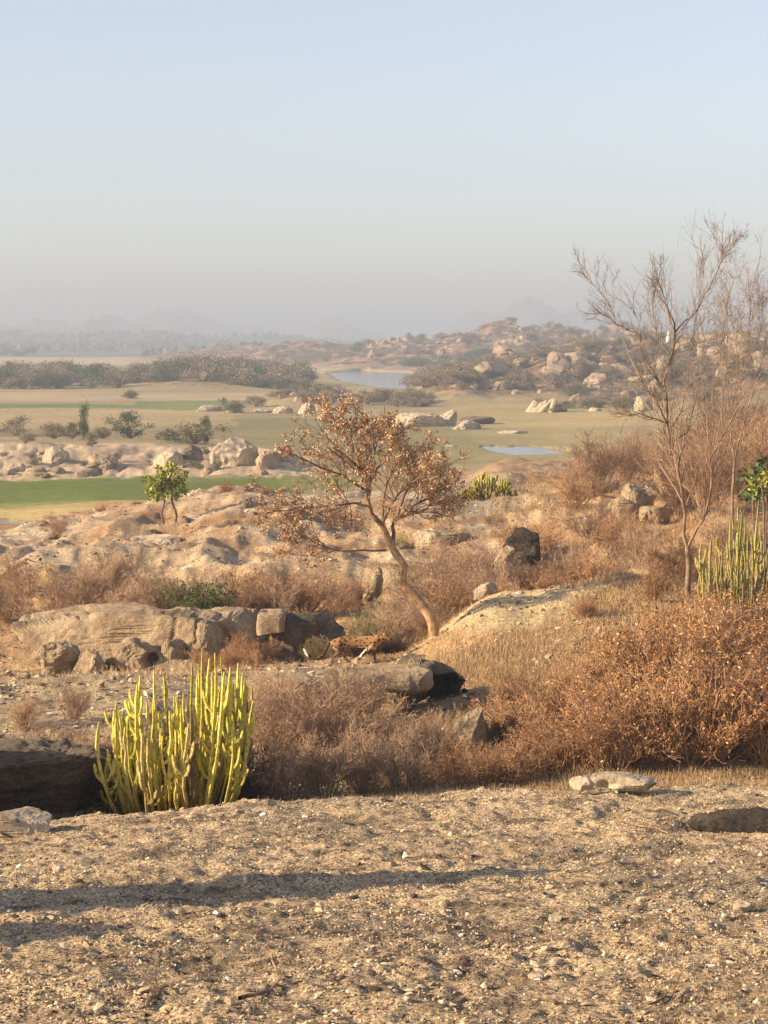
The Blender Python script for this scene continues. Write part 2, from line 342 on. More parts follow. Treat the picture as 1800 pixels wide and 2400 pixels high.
def zp(poly, col, amt=1., w=1.0, z=-14.):
    P = zone(poly, z); nx = fb2(X, Yg, .03, 3, 81) * (Yg * .012 * w); ny = fb2(X, Yg, .03, 3, 91) * (Yg * .02 * w)
    m = inpoly(X + nx, Yg + ny, P).astype(float).reshape(GX.shape)
    m[1:-1, 1:-1] = (m[:-2, 1:-1] + m[2:, 1:-1] + m[1:-1, :-2] + m[1:-1, 2:] + 2 * m[1:-1, 1:-1]) / 6
    paint(m.ravel() * amt, col)
zp([(-600, 1206), (-600, 1160), (640, 1160), (640, 1206)], (.45, .36, .17))
zp([(-600, 1173), (0, 1169), (330, 1168), (640, 1160), (660, 1125), (560, 1112), (300, 1111), (-600, 1113)], (.15, .2, .04), 1, .4)
paint(sm(fb2(X * .25, Yg, .12, 4, 99), .1, .6) * (Yg > 165) * (Yg < 212) * sm(-U, -640, -560) * .75, (.3, .29, .1))
zp([(330, 1180), (620, 1160), (700, 1150), (860, 1140), (860, 1118), (620, 1120), (560, 1160)], (.2, .24, .05), .7, .4)
zp([(-600, 1213), (-600, 1191), (60, 1193), (190, 1190), (330, 1182), (300, 1200), (60, 1211)], (.1, .1, .04), .9, .5)
zp([(-600, 1190), (-600, 1172), (100, 1173), (240, 1180), (60, 1190)], (.52, .41, .19), 1, .4)
bank = sm(Yg, 208, 214) * sm(-Yg, -245, -232) * sm(-U, -760, -680)
paint(bank, (.58, .46, .33)); paint(bank * sm(fb2(X, Yg, .25, 4, 95), .2, .6), (.36, .28, .22))
zp([(-600, 1033), (-600, 1006), (300, 1010), (560, 1005), (700, 1033)], (.27, .22, .15), .8)  # flat behind the rock bank, its shade painted into the ground
zp([(540, 1038), (500, 985), (700, 978), (930, 1000), (1300, 1010), (1350, 1080), (900, 1095)], (.27, .25, .12), .85, .6)
zp([(-600, 951), (-600, 944), (200, 947), (420, 953), (300, 956)], (.17, .24, .06), .9, .5)
zp([(290, 955), (330, 940), (480, 936), (560, 946), (540, 958), (420, 962)], (.17, .23, .07), .85, .5)
zp([(-600, 1000), (-600, 956), (300, 958), (560, 968), (560, 1000)], (.46, .36, .2), .8)
zp([(-600, 943), (-600, 915), (600, 925), (560, 940)], (.5, .39, .26), .8)
zp([(1000, 985), (1100, 950), (1500, 955), (1560, 985), (1400, 1010), (1150, 1003)], (.47, .37, .18), .8)
zp([(1100, 1005), (1500, 1010), (1480, 1075), (1120, 1085)], (.36, .31, .16), .7)
zp([(620, 872), (650, 850), (1000, 843), (1120, 850), (1130, 874), (1000, 884)], (.56, .44, .31), 1, .4)
zp([(-600, 850), (-600, 838), (300, 838), (500, 843), (760, 850), (700, 858)], (.56, .45, .35), .9, .3)
zp([(-600, 837), (-600, 806), (500, 806), (620, 836)], (.12, .14, .08), .9, .3)
hill = sm(GB.ravel(), .8, 3) * sm(-Yg, -2500, -2200)
hn = fb2(X, Yg, .035, 5, 97)
hn2 = fb2(X, Yg, .16, 3, 98); paint(hill, (.33, .22, .15)); paint(hill * sm(hn + hn2, .2, .7), (.5, .36, .26)); paint(hill * sm(-hn - hn2 * .8, 0, .4), (.15, .115, .08))
fh = sm(Yg, 2200, 3000); paint(fh, (.12, .12, .09)); paint(fh * sm(GB.ravel(), 20, 60), (.2, .15, .13))
for k, P in WP.items():
    c0 = P.mean(0); m = inpoly(c0[0] + (X - c0[0]) / 1.12, c0[1] + (Yg - c0[1]) / 1.2, P) & ~inpoly(X, Yg, P)
    paint(m * .8, (.3, .245, .16))
nr, nc = GX.shape; idx = np.arange(nr * nc).reshape(nr, nc)
fcs = np.stack([idx[:-1, :-1], idx[:-1, 1:], idx[1:, 1:], idx[1:, :-1]], -1).reshape(-1, 4)
gme = mk('ground', np.stack([X, Yg, Z], 1), fcs, M['ground'], True, np.hstack([np.clip(C, 0, 1), np.clip(hill, 0, 1)[:, None]]))
tag(obj('ground', gme), kind='structure')
for k, P in WP.items():
    lv = -15.3 if k == 'creek' else -14.12
    c0 = P.mean(0); Q = c0 + (P - c0) * (1.06 if k != 'river' else 1.03); me = bpy.data.meshes.new(k)
    me.from_pydata([(q[0], q[1], lv) for q in Q], [], [tuple(range(len(Q)))]); me.materials.append(M['water'])
    tag(obj(k, me), kind='structure')
# ---------------------------------------------------------------- shapes
def tubes(P, Rd, S=3, rib=0.):
    """P (N,K,3) centre lines, Rd (N,K) radii -> verts, quads"""
    n, K, _ = P.shape; Tn = np.gradient(P, axis=1); Tn /= np.linalg.norm(Tn, axis=2, keepdims=True) + 1e-9
    ref = np.tile(np.array([.3, .2, 1.]), (n, K, 1)); ref[np.abs(Tn[..., 2]) > .8] = (1, .3, .1)
    u = np.cross(Tn, ref); u /= np.linalg.norm(u, axis=2, keepdims=True) + 1e-9; v = np.cross(Tn, u)
    a = np.arange(S) * 2 * np.pi / S
    V = P[:, :, None, :] + Rd[:, :, None, None] * (1 - rib * (np.arange(S) % 2))[None, None, :, None] * (np.cos(a)[None, None, :, None] * u[:, :, None, :] + np.sin(a)[None, None, :, None] * v[:, :, None, :])
    id_ = np.arange(n * K * S).reshape(n, K, S); nx = np.roll(id_, -1, 2)
    Fq = np.stack([id_[:, :-1], nx[:, :-1], nx[:, 1:], id_[:, 1:]], -1).reshape(-1, 4)
    return V.reshape(-1, 3), Fq
def join(lst):
    vs_, fs_, o = [], [], 0
    for v, f in lst: vs_.append(v); fs_.append(f + o); o += len(v)
    return np.concatenate(vs_), np.concatenate(fs_)
def unit(v): return v / (np.linalg.norm(v, axis=-1, keepdims=True) + 1e-9)
def walk(start, d, L, K, bend, up, rs):
    n = len(start); P = np.zeros((n, K, 3)); P[:, 0] = start; d = unit(d)
    for k in range(1, K):
        d = unit(d + bend * rs.randn(n, 3) + np.array([0, 0, up])); P[:, k] = P[:, k - 1] + d * (L / (K - 1))[:, None]
    return P
def grow(P, Rd, n, ratio, ang, up, K, rs, smin=.25, bend=.18, rr=.6, tip=.35, rmin=.003):
    N0, K0, _ = P.shape; L0 = np.linalg.norm(np.diff(P, axis=1), axis=2).sum(1)
    i = rs.randint(0, N0, n) if n > N0 else rs.permutation(N0)[:n]
    s = rs.uniform(smin, .98, n); q = s * (K0 - 1); k = np.minimum(q.astype(int), K0 - 2); f = (q - k)[:, None]
    st = P[i, k] * (1 - f) + P[i, k + 1] * f; tg = unit(P[i, k + 1] - P[i, k])
    r = Rd[i, k] * (1 - f[:, 0]) + Rd[i, k + 1] * f[:, 0]
    L = L0[i] * ratio * rs.uniform(.6, 1.25, n) * (1.15 - .5 * s)
    P2 = walk(st, tg + ang * unit(rs.randn(n, 3)), L, K, bend, up, rs)
    r0 = np.maximum(r * rr, rmin)
    return P2, r0[:, None] * np.linspace(1, tip, K)[None]
def leaves(P, n, size, rs, smin=.2, jit=.02, asp=.5, droop=0., clump=1):
    N0, K0, _ = P.shape; i = rs.permutation(N0)[:max(8, N0 // clump)][rs.randint(0, max(8, N0 // clump), n)] if clump > 1 else rs.randint(0, N0, n); s = rs.uniform(smin, 1, n) * (K0 - 1); k = np.minimum(s.astype(int), K0 - 2); f = (s - k)[:, None]
    c = P[i, k] * (1 - f) + P[i, k + 1] * f + rs.randn(n, 3) * jit
    a = unit(rs.randn(n, 3) + np.array([0, 0, droop])); b = unit(np.cross(a, rs.randn(n, 3)))
    s_ = size * rs.uniform(.5, 1.4, n)[:, None]
    nrm = np.cross(a, b)
    V = np.stack([c, c + a * s_ * .5 + b * s_ * asp * .5 + nrm * s_ * .1, c + a * s_, c + a * s_ * .5 - b * s_ * asp * .5 + nrm * s_ * .1], 1).reshape(-1, 3)
    return V, np.arange(n * 4).reshape(n, 4)
def bush(seed, h=1.6, spread=.6, n0=22, n1=170, n2=1000, n3=2200, rb=.25, r0=.016, rtip=.004, tm='twig', nl=0, ls=.04, lm=None, up=.1, name='bush'):
    rs = np.random.RandomState(seed); a = rs.uniform(0, 2 * np.pi, n0); e = rs.uniform(.1, 1, n0) ** .7 * spread
    d = np.stack([np.cos(a) * e, np.sin(a) * e, np.ones(n0)], 1); st = np.stack([np.cos(a) * rb * rs.rand(n0), np.sin(a) * rb * rs.rand(n0), -.1 * np.ones(n0)], 1)
    P0 = walk(st, d, h * rs.uniform(.5, .85, n0), 6, .12, up * .3, rs); R0 = r0 * rs.uniform(.6, 1.1, n0)[:, None] * np.linspace(1, .45, 6)[None]
    P1, R1 = grow(P0, R0, n1, .6, .7, up, 5, rs, .15, rmin=rtip); P2, R2 = grow(P1, R1, n2, .55, .8, up, 4, rs, .1, rmin=rtip, tip=.5)
    L = [tubes(P0, R0, 4), tubes(P1, R1, 3), tubes(P2, R2, 3)]
    last = P2
    if n3:
        P3, R3 = grow(P2, R2, n3, .6, .8, up, 3, rs, .1, rmin=rtip, tip=.6); L.append(tubes(P3, R3, 3)); last = P3
    v, f = join(L); parts = [('branches', mk(name + '_branches', v, f, M[tm]))]
    if nl:
        v, f = leaves(last, nl, ls, rs); parts.append(('leaves', mk(name + '_leaves', v, f, M[lm])))
    return parts
def rock(seed, sub=5, dims=(1, 1, 1), e=.75, ncut=9, cuts=(), rough=.09, m='rock', freq=1.6, name='rock', crack=.0, scoops=()):
    rs = np.random.RandomState(seed); n, f = ico(sub)
    p = np.sign(n) * np.abs(n) ** e; p = p * (1 + .0)
    k = rs.randn(ncut, 3); k /= np.linalg.norm(k, axis=1)[:, None]
    cl = [(k[i], rs.uniform(.62, .95)) for i in range(ncut)] + [(np.array(c[:3]) / np.linalg.norm(c[:3]), c[3]) for c in cuts]
    for nn, d in cl:
        s = p @ nn; p = p - np.maximum(s - d, 0)[:, None] * nn * .95
    d = np.array(dims); w_ = p * d / d.max()
    q = fbm(w_ * freq + seed * 3.1, 5, seed, .5) * rough + fbm(w_ * freq * 3.3 + seed, 4, seed + 9, .6, True) * rough * .5
    if crack:
        cr = np.abs(vn(w_ * np.array([3.0, 3.0, 4.5]) + seed, seed + 5)); q = q - crack * np.clip(1 - cr / .09, 0, 1)
    for (sx_, sz_, rx_, rz_, dp_) in scoops:
        g_ = np.exp(-(((p[:, 0] - sx_) / rx_) ** 2 + ((p[:, 2] - sz_) / rz_) ** 2) ** 1.5) * (n[:, 1] < .1); p = p + np.stack([0 * g_, g_ * dp_, 0 * g_], 1)
    p = p * d + n * (q * d.max() * np.minimum(1, d.min() / d.max() * 1.6))[:, None]
    return mk(name, p, f, M[m], False)
def rock_box(label, px0, px1, pt, pb, Y, depth, seed, m='rock', name='boulder', cat='rock', group=None, sink=.25, rz=0, tilt=0, **kw):
    """a boulder as wide and high as a box of the photograph at distance Y, with its own depth and a buried foot"""
    a = at(px0, pt, Y); c = at(px1, pb, Y); wd = (c[0] - a[0]) / 2; h = (a[2] - c[2]); hh = h * (1 + sink) / 2
    me = rock(seed, dims=(wd * 1.04, depth / 2, hh * 1.04), m=m, name=name, **kw)
    o = obj(name, me, None, ((a[0] + c[0]) / 2, Y + depth * .35, a[2] - hh), (0, tilt, rz)); tag(o, label, cat, group); return o
# ---------------------------------------------------------------- foreground
def chips(n, yr, size, seed, flatn=.35, m='gravel', name='gravel', clump=True, ur=(-500, 2300)):
    rs = np.random.RandomState(seed); Y = yr[0] * (yr[1] / yr[0]) ** rs.rand(n * 3); u = rs.uniform(*ur, n * 3); x = (u - 900) / F * Y
    if clump:
        q = fb2(x, Y, .9, 4, seed + 5); keep = rs.rand(n * 3) < np.clip(.45 + q * .9, .08, 1)
        x, Y = x[keep][:n], Y[keep][:n]
    else: x, Y = x[:n], Y[:n]
    n = len(x); z = gz(x, Y); s = size * np.exp(rs.randn(n) * .45)
    base, fc = ico(1); s = np.minimum(s, size * 2.4)
    base = base * np.array([1, 1, 1]); V = base[None] * (1 + .22 * rs.randn(n, len(base), 1)); V[..., 2] *= flatn * rs.uniform(.5, 1.6, (n, 1)); V[..., 0] *= rs.uniform(.9, 1.9, (n, 1))
    a = rs.uniform(0, 6.28, n); tl = rs.randn(n) * .35; ca, sa = np.cos(a)[:, None], np.sin(a)[:, None]
    Vz = V[..., 2] + V[..., 0] * np.sin(tl)[:, None]; Vx = V[..., 0] * ca - V[..., 1] * sa; Vy = V[..., 0] * sa + V[..., 1] * ca
    V = np.stack([Vx, Vy, Vz], -1) * s[:, None, None] + np.stack([x, Y, z + s * flatn * .3], 1)[:, None]
    Fc = (fc[None] + (np.arange(n) * len(base))[:, None, None]).reshape(-1, 3)
    return mk(name, V.reshape(-1, 3), Fc, M[m])
tag(obj('pebbles', chips(1800, (11, 29), .018, 2, .6, name='pebbles')), 'larger rounded pebbles among the fine gravel', kind='stuff')
tag(obj('gravel', chips(60000, (11, 29), .007, 1, .6)), 'tan and grey stone chips strewn over the near slope', kind='stuff')
def litter(n, yr, size, seed, name, m):
    rs = np.random.RandomState(seed); Y = yr[0] * (yr[1] / yr[0]) ** rs.rand(n); u = rs.uniform(-500, 2300, n); x = (u - 900) / F * Y
    z = gz(x, Y); s = size * rs.uniform(.5, 1.6, n)[:, None]; a = unit(rs.randn(n, 3) * np.array([1, 1, .55])); b = unit(np.cross(a, rs.randn(n, 3) * .5 + np.array([0, 0, 1])))
    c = np.stack([x, Y, z + .012], 1); nn = np.cross(a, b)
    V = np.stack([c - a * s * .5, c + b * s * .25 + nn * s * .12, c + a * s * .5, c - b * s * .25 + nn * s * .12], 1).reshape(-1, 3)
    return mk(name, V, np.arange(n * 4).reshape(n, 4), M[m])
tag(obj('leaf_litter', litter(26000, (11, 30), .03, 4, 'leaf_litter', 'litter')), 'dry curled leaves scattered between the stones', kind='stuff')
def blades(n, yr, h, seed, m='straw', name='dry_grass', ur=(-500, 2300), thr=-.1, wd=.006, cond=None, frq=.35):
    rs = np.random.RandomState(seed); Y = yr[0] * (yr[1] / yr[0]) ** rs.rand(n * 3); u = rs.uniform(*ur, n * 3); x = (u - 900) / F * Y
    q = fb2(x, Y, frq, 4, seed + 3) + .25 * fb2(x, Y, 3., 2, seed + 8); k = q > thr
    if cond is not None: k &= cond(u, Y)
    x, Y, u, q = x[k][:n], Y[k][:n], u[k][:n], q[k][:n]; n = len(x); z = gz(x, Y)
    hh = (h * rs.uniform(.4, 1.4, n) * np.clip(.6 + (q - thr), .5, 1.4))[:, None]; ln = rs.randn(n, 3) * .45; ln[:, 2] = 1; ln = unit(ln)
    sdv = unit(np.stack([rs.randn(n), rs.randn(n) * .4, np.zeros(n)], 1)) * wd * (Y / 20)[:, None] ** .7
    c = np.stack([x, Y, z - .02], 1); tp = c + ln * hh
    V = np.stack([c - sdv, c + sdv, tp + sdv * .3, tp - sdv * .3], 1).reshape(-1, 3)
    return mk(name, V, np.arange(n * 4).reshape(n, 4), M[m])
tag(obj('grass_stubble', blades(40000, (13, 29), .05, 5, thr=.2, wd=.002, name='grass_stubble', frq=.8)), 'short dry grass stubble between the stones of the near slope', kind='stuff')
tag(obj('dry_grass', blades(300000, (29.5, 130), .14, 6, thr=-.2, ur=(-200, 2000), wd=.0034, cond=lambda u, Y: (((u - 1200) / 215) ** 2 + ((Y - 49.2) / 4) ** 2 + .5 * R.randn(len(u)) > .9) & ~((np.abs(Y - 46.6) < 1.7) & (u > 600) & (u < 1050 + 70 * R.randn(len(u)))) & (((u > 850) & (Y < 74)) | (u > 1150) | (R.rand(len(u)) < .06)))), 'orange brown dry grass covering the slopes', kind='stuff')
tag(obj('scree', chips(16000, (29.5, 130), .035, 8, .5, name='scree', ur=(-200, 2000))), 'small loose stones over the middle slopes', kind='stuff')
# pale rocks, slabs and sticks on the near slope
rock_box('pale cream rock at the left edge on the near slope, beside a dark hollow', -60, 112, 1906, 1952, 25.6, .45, 41, 'rock_pale', e=.4, rough=.08, crack=.04)
rock_box('long pale rock with a dark undercut end, largest on the slope edge at right', 1392, 1548, 1820, 1852, 26.6, .35, 42, 'rock_pale', e=.42, rough=.09, sub=5, scoops=((-.6, -.3, .2, .6, .8), (.75, -.4, .2, .7, .9)))
rock_box('low pale stone just left of the long pale rock on the slope edge', 1340, 1396, 1826, 1848, 26.7, .35, 43, 'rock_pale', e=.7)
rock_box('low rock coloured black as shaded hollow, right edge of the near slope', 1632, 2080, 1922, 1958, 23.4, 1.3, 44, 'rock_black_shade', name='shaded_hollow_rock', e=1., ncut=16, rough=.12, rz=-.32, crack=.05, sink=2.2, tilt=.05, sub=6)  # black colour stands in for shade in a hollow
for i, (px, py, s, lb) in enumerate([(136, 2040, .055, 'white stone at the left of the near slope, just above the long shadow'), (613, 2083, .035, 'small white squarish stone lying in the dark shadow band'), (415, 2143, .05, 'pale rounded stone just below the dark shadow band'), (560, 1966, .045, 'white stone high on the near slope below the spurge clump'), (1290, 2085, .045, 'white stone right of the middle below the end of the shadow band'), (1300, 2160, .06, 'pale rounded stone in the lower middle right of the slope'), (1740, 2132, .07, 'pale oval stone near the right edge of the slope'), (1255, 2296, .05, 'white stone low in the picture, right of the middle')]):
    Y = 20.0
    for _ in range(12):
        g = gp(px, Y); Y += (proj(g)[1] - py) * .012
    o = obj('stone', rock(60 + i, 3, (s * 1.3, s, s * .7), e=.7, m='rock_pale', name='stone'), None, gp(px, Y, s * .35)); tag(o, lb, 'stone', 'pale stones on the near slope')
def stick(label, pts, r, seed, m='bark_grey', forks=3):
    rs = np.random.RandomState(seed); P = []
    for px, py, up in pts:
        Y = 18.
        for _ in range(14):
            g = gp(px, Y); Y += (proj(g)[1] - py) * .01
        P.append(gp(px, Y, up))
    P = np.array(P)[None]; s = np.linspace(0, P.shape[1] - 1, 10); k = np.minimum(s.astype(int), P.shape[1] - 2); f = (s - k)[None, :, None]
    Q = P[:, k] * (1 - f) + P[:, k + 1] * f + rs.randn(1, 10, 3) * r * .6; Rr = r * np.linspace(1, .45, 10)[None]
    B, RB = grow(Q, Rr, forks, .45, .7, .02, 6, rs, .3)
    v, f = join([tubes(Q, Rr, 6), tubes(B, RB, 5)]); tag(obj('fallen_branch', mk('fallen_branch', v, f, M[m])), label, 'branch', 'fallen branches on the near slope')
stick('dark fallen branch at the bottom left of the slope, lying diagonally', [(335, 2385, .01), (355, 2345, .03), (395, 2315, .02)], .018, 3, 'bark_dark')
stick('pale forked twig standing up at the bottom, left of the middle', [(665, 2320, .01), (645, 2290, .07), (632, 2268, .12)], .012, 4, 'bark', 2)
stick('dark fallen branch running right from the pale forked twig', [(560, 2350, .01), (640, 2320, .03), (710, 2305, .02)], .016, 5, 'bark_dark')
stick('thin dark twig low on the right of the slope', [(1500, 2400, .01), (1540, 2355, .03), (1590, 2330, .02)], .014, 6, 'bark_dark')
stick('bleached long twig on the right slope beside the rock blackened as shade', [(1440, 1925, .02), (1500, 1940, .03), (1570, 1955, .02)], .014, 7, 'bark')
# ---------------------------------------------------------------- rocks of the middle distance
rock_box('big overhanging boulder coloured dark for shade at the left edge beside the yellow spurge clump', -260, 246, 1768, 1925, 31.2, 2.6, 50, 'rock_dark', e=.6, rough=.1, cuts=((.45, -.8, -.35, .5), (0, 0, 1, .8)), ncut=6, sub=6, crack=.02)  # dark stone colour includes the shade on its front face
tag(obj('boulder', rock(51, 4, (1.7, 1.2, 1.7), e=.7, m='rock_dark', name='boulder'), None, (-7.6, 29.9, -6.7)), 'unseen tall boulder added outside the left edge to cast shade', 'rock')  # out of view, added to throw shade on the left boulder
rock_box('black shaded boulder with a hollow face below the walking leopard', 905, 1118, 1568, 1715, 39, 2.2, 52, 'rock_dark', e=.6, rough=.07, ncut=5, sub=6, cuts=((.75, -.55, -.35, .2),), scoops=((.15, .15, .6, .55, 1.3),))  # shade of the hollow face put into the stone colour
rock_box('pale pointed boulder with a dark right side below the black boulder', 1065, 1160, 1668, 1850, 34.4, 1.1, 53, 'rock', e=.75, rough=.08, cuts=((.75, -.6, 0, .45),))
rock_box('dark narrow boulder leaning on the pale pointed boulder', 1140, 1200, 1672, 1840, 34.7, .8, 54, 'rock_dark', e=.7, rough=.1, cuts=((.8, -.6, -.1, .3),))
rock_box('low yellowish rock on the slope above the red bushes', 1240, 1375, 1505, 1580, 44.2, 1.2, 55, 'rock', e=.8)
rock_box('small dark rock on the side of the golden rocky dome', 1170, 1250, 1450, 1482, 47, .5, 57, 'rock_dark', e=.8)
rock_box('flat rock lip at the end of the leopard path', 925, 1040, 1543, 1568, 46.4, .8, 59, 'rock_dark', e=.6)
rock_box('flat pale rock lip over the hollow of the black boulder', 800, 1010, 1574, 1602, 38.4, 1.8, 68, 'rock', name='rock_slab', e=.5, rough=.07, sink=1., tilt=-.04, crack=.03)
rock_box('low pale rock shelf on the near bank behind the brown thicket', 560, 800, 1598, 1630, 40, 1.6, 69, 'rock', name='rock_slab', e=.6, rough=.07, sink=.8, crack=.04)
# long slab outcrop at left
rock_box('long low slab of the left outcrop with a sloping top', 8, 520, 1452, 1600, 52, 3.0, 70, 'rock', name='rock_slab', e=.4, ncut=6, rough=.06, crack=.05, rz=-.06, sub=6, scoops=((-.55, -.5, .2, .35, .6), (-.1, -.55, .16, .45, .7), (.28, -.3, .13, .4, .8), (.62, -.4, .16, .6, .7), (-.85, -.3, .1, .4, .4)))
rock_box('rounded slab of the outcrop with a curved dark recess, left of the squared block', 400, 620, 1446, 1585, 52.8, 2.4, 71, 'rock', name='rock_slab', e=.42, ncut=4, rough=.05, crack=.04, sub=6, scoops=((.1, -.5, .38, .75, 1.1), (-.6, -.4, .12, .6, .7), (.8, -.4, .1, .6, .5)))
rock_box('squared yellow block on top of the outcrop', 604, 664, 1441, 1482, 52.4, 1.6, 72, 'rock', name='rock_block', e=.28, ncut=2, rough=.05, crack=.03)
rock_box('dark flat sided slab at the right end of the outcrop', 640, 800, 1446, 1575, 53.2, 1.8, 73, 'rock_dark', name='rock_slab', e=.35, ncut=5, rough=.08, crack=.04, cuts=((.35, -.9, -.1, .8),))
rock_box('wedge shaped boulder at the left foot of the outcrop', 70, 175, 1500, 1592, 50.9, 1.0, 74, 'rock', e=.8)
rock_box('upright pointed boulder below the middle of the outcrop', 170, 250, 1530, 1600, 50.6, .8, 75, 'rock', e=.85)
rock_box('boulder with a round dark hole in the outcrop', 265, 400, 1505, 1592, 51, 1.0, 76, 'rock', e=.7, scoops=((.3, .2, .22, .3, 1.5),))
rock_box('low broken rock between the outcrop and the spurge clump', 330, 470, 1555, 1600, 49.8, .8, 77, 'rock', e=.7)
rock_box('narrow leaning rock in the middle of the outcrop', 375, 440, 1490, 1585, 51.2, .7, 78, 'rock', e=.7, rz=.4, cuts=((.6, -.7, -.2, .45),))
# crest knoll rocks (Y 75..110)
for i, (a_, b_, c_, d_, Y, m_, lb) in enumerate([
 (500, 535, 1236, 1262, 84, 'rock_pale', 'pale rock with a dark notch on the knoll crest, left of the acacia'), (575, 600, 1238, 1262, 84, 'rock_dark', 'small dark rock beside the notched pale rock on the knoll'),
 (270, 420, 1262, 1310, 80, 'rock_pale', 'broad pale rock face on the left of the knoll'), (430, 560, 1262, 1300, 80.5, 'rock_pale', 'broad pale rock face in the middle of the knoll'),
 (200, 290, 1290, 1340, 76, 'rock', 'rounded rock low on the left flank of the knoll'), (600, 740, 1240, 1290, 83, 'rock', 'brown rock shelf on the knoll behind the acacia branch'),
 (850, 895, 1335, 1395, 64, 'rock', 'upright yellowish rock left of the acacia trunk'), (960, 1130, 1250, 1330, 78, 'rock', 'rounded rock shoulder right of the acacia trunk'),
 (1185, 1262, 1232, 1345, 66, 'rock_black_shade', 'black split rock in the gully right of the acacia'), (1160, 1205, 1285, 1345, 65, 'rock', 'paler rock leaning on the black split rock'),
 (1462, 1540, 1136, 1185, 82, 'rock', 'square pale rock among bushes left of the tall bare tree'), (1540, 1590, 1090, 1150, 84, 'rock', 'upright rock just behind the tall bare tree stem'), (1420, 1500, 1168, 1222, 79, 'rock', 'jagged grey rock below the square pale rock'), (1500, 1575, 1190, 1230, 76, 'rock', 'low rock at the foot of the square pale rock'),
 (1110, 1170, 1370, 1410, 58, 'rock_pale', 'striped pale rock in the gully behind the golden dome of the slope')]):
    rock_box(lb, a_, b_, c_, d_, Y, (b_ - a_) / F * Y * 1.1, 80 + i, m_, e=.42, sub=5, rough=.08, crack=.04, rz=.3 * math.sin(i * 2.1), cuts=((.5, -.8, -.2, .55),) if i % 2 else ())
# valley rocks
for i, (a_, b_, c_, d_, Y, m_, lb) in enumerate([
 (496, 602, 1036, 1108, 219, 'rock_pale', 'largest round pale boulder at the right end of the rock bank'), (600, 650, 1058, 1112, 218, 'rock', 'grey boulder on the right of the largest round boulder'), (640, 690, 1044, 1100, 222, 'rock', 'slanted grey rock at the right end of the bank, behind the grey boulder'),
 (420, 480, 1044, 1092, 221, 'rock_dark', 'dark split boulder left of the largest round boulder'), (360, 425, 1062, 1100, 219, 'rock_pale', 'pale wedge rock in the middle of the bank'),
 (100, 160, 1050, 1090, 221, 'rock_pale', 'pale rock with dark marks at the left of the bank'), (200, 270, 1070, 1105, 218, 'rock', 'low rock on the bank left of the small yellow tree'), (10, 60, 1086, 1110, 217, 'rock_pale', 'small pale rock at the left edge of the bank'), (60, 110, 1096, 1114, 216, 'rock', 'small brown rock at the foot of the bank near the left edge'),
 (695, 738, 945, 986, 395, 'rock_pale', 'bright upright boulder on the plain left of the acacia top'), (640, 690, 955, 982, 398, 'rock_pale', 'pale boulder just left of the bright upright boulder'), (590, 645, 958, 974, 402, 'rock_pale', 'flat pale rock at the left of the boulder row on the plain'), (450, 520, 952, 972, 410, 'rock_pale', 'low pale mound of rock at the far left of the boulder row'), (520, 575, 958, 976, 405, 'rock_pale', 'small pale rock between the mound and the boulder row'),
 (925, 1040, 970, 1018, 335, 'rock_pale', 'broad flat fronted pale slab on the plain right of the acacia top'), (1030, 1075, 960, 1012, 338, 'rock_pale', 'upright pale rock beside the broad slab'), (1060, 1130, 990, 1024, 325, 'rock_pale', 'low wedge of rock at the right of the broad slab'), (1075, 1160, 978, 992, 345, 'rock_dark', 'thin dark ledge pointing right from the broad slab'),
 (1170, 1235, 1008, 1020, 310, 'rock_pale', 'long flat pale stone alone above the pond'), (1040, 1075, 1044, 1052, 272, 'rock_pale', 'small white stone at the left of the pond'),
 (1300, 1330, 950, 974, 403, 'rock_dark', 'small rock right of the tilted fins'), (1380, 1410, 956, 972, 400, 'rock_pale', 'small white rock on the plain between the fins and the bare tree'), (1490, 1530, 930, 975, 395, 'rock_pale', 'pale rock at the hill foot just left of the bare tree trunk')]):
    rock_box(lb, a_, b_, c_, d_, Y, (b_ - a_) / F * Y * .9, 110 + i, m_, e=.75, sub=4, rough=.1, ncut=8, rz=.4 * math.sin(i * 1.7), cuts=((.6, -.7, -.2, .6),))
for i, (a_, b_, c_, d_, tl, lb) in enumerate([(1236, 1252, 938, 974, .5, 'short tilted rock fin, leftmost at the foot of the right hill'), (1252, 1266, 930, 978, .75, 'long tilted rock fin, second from left at the foot of the right hill'), (1270, 1284, 926, 976, .7, 'highest tilted rock fin at the foot of the right hill'), (1288, 1300, 932, 974, .35, 'steep tilted rock fin, rightmost at the foot of the right hill')]):
    rock_box(lb, a_, b_, c_, d_, 405 - i, 4, 160 + i, 'rock_pale', e=.5, sub=4, rough=.08, tilt=tl, name='rock_fin')
# ---------------------------------------------------------------- plants
BR = [bush(200 + i, 1.6, .75, 20, 130, 800, 1700, rtip=.0045, tm='twig', name='brown_bush') for i in range(3)]
BRR = [bush(210 + i, 1.5, .8, 20, 130, 750, 1400, rtip=.005, tm='twig_red', nl=2200, ls=.045, lm='leaf_rust', name='rust_bush') for i in range(2)]
BO = [bush(220 + i, 1.8, .75, 24, 180, 1000, 1600, rtip=.005, tm='twig_red', nl=(5200, 2400)[i], ls=(.05, .062)[i], lm='leaf_orange', name='orange_bush') for i in range(2)]
BOL = [bush(230 + i, 1.5, .8, 22, 150, 900, 1600, rtip=.005, tm='twig_olive', nl=1500, ls=.05, lm='leaf_olive', name='olive_bush') for i in range(2)]
BD = [bush(260, 1.6, .9, 24, 220, 1300, 3000, rtip=.006, tm='twig_deep_shade', name='dark_and_shade_bush')]  # near-black twigs fill spurge gaps as painted shade; two stand behind the leopard
BG = [bush(240, 1.5, .7, 22, 150, 900, 800, rtip=.005, tm='twig_olive', nl=5000, ls=.07, lm='leaf_green', name='green_bush')]
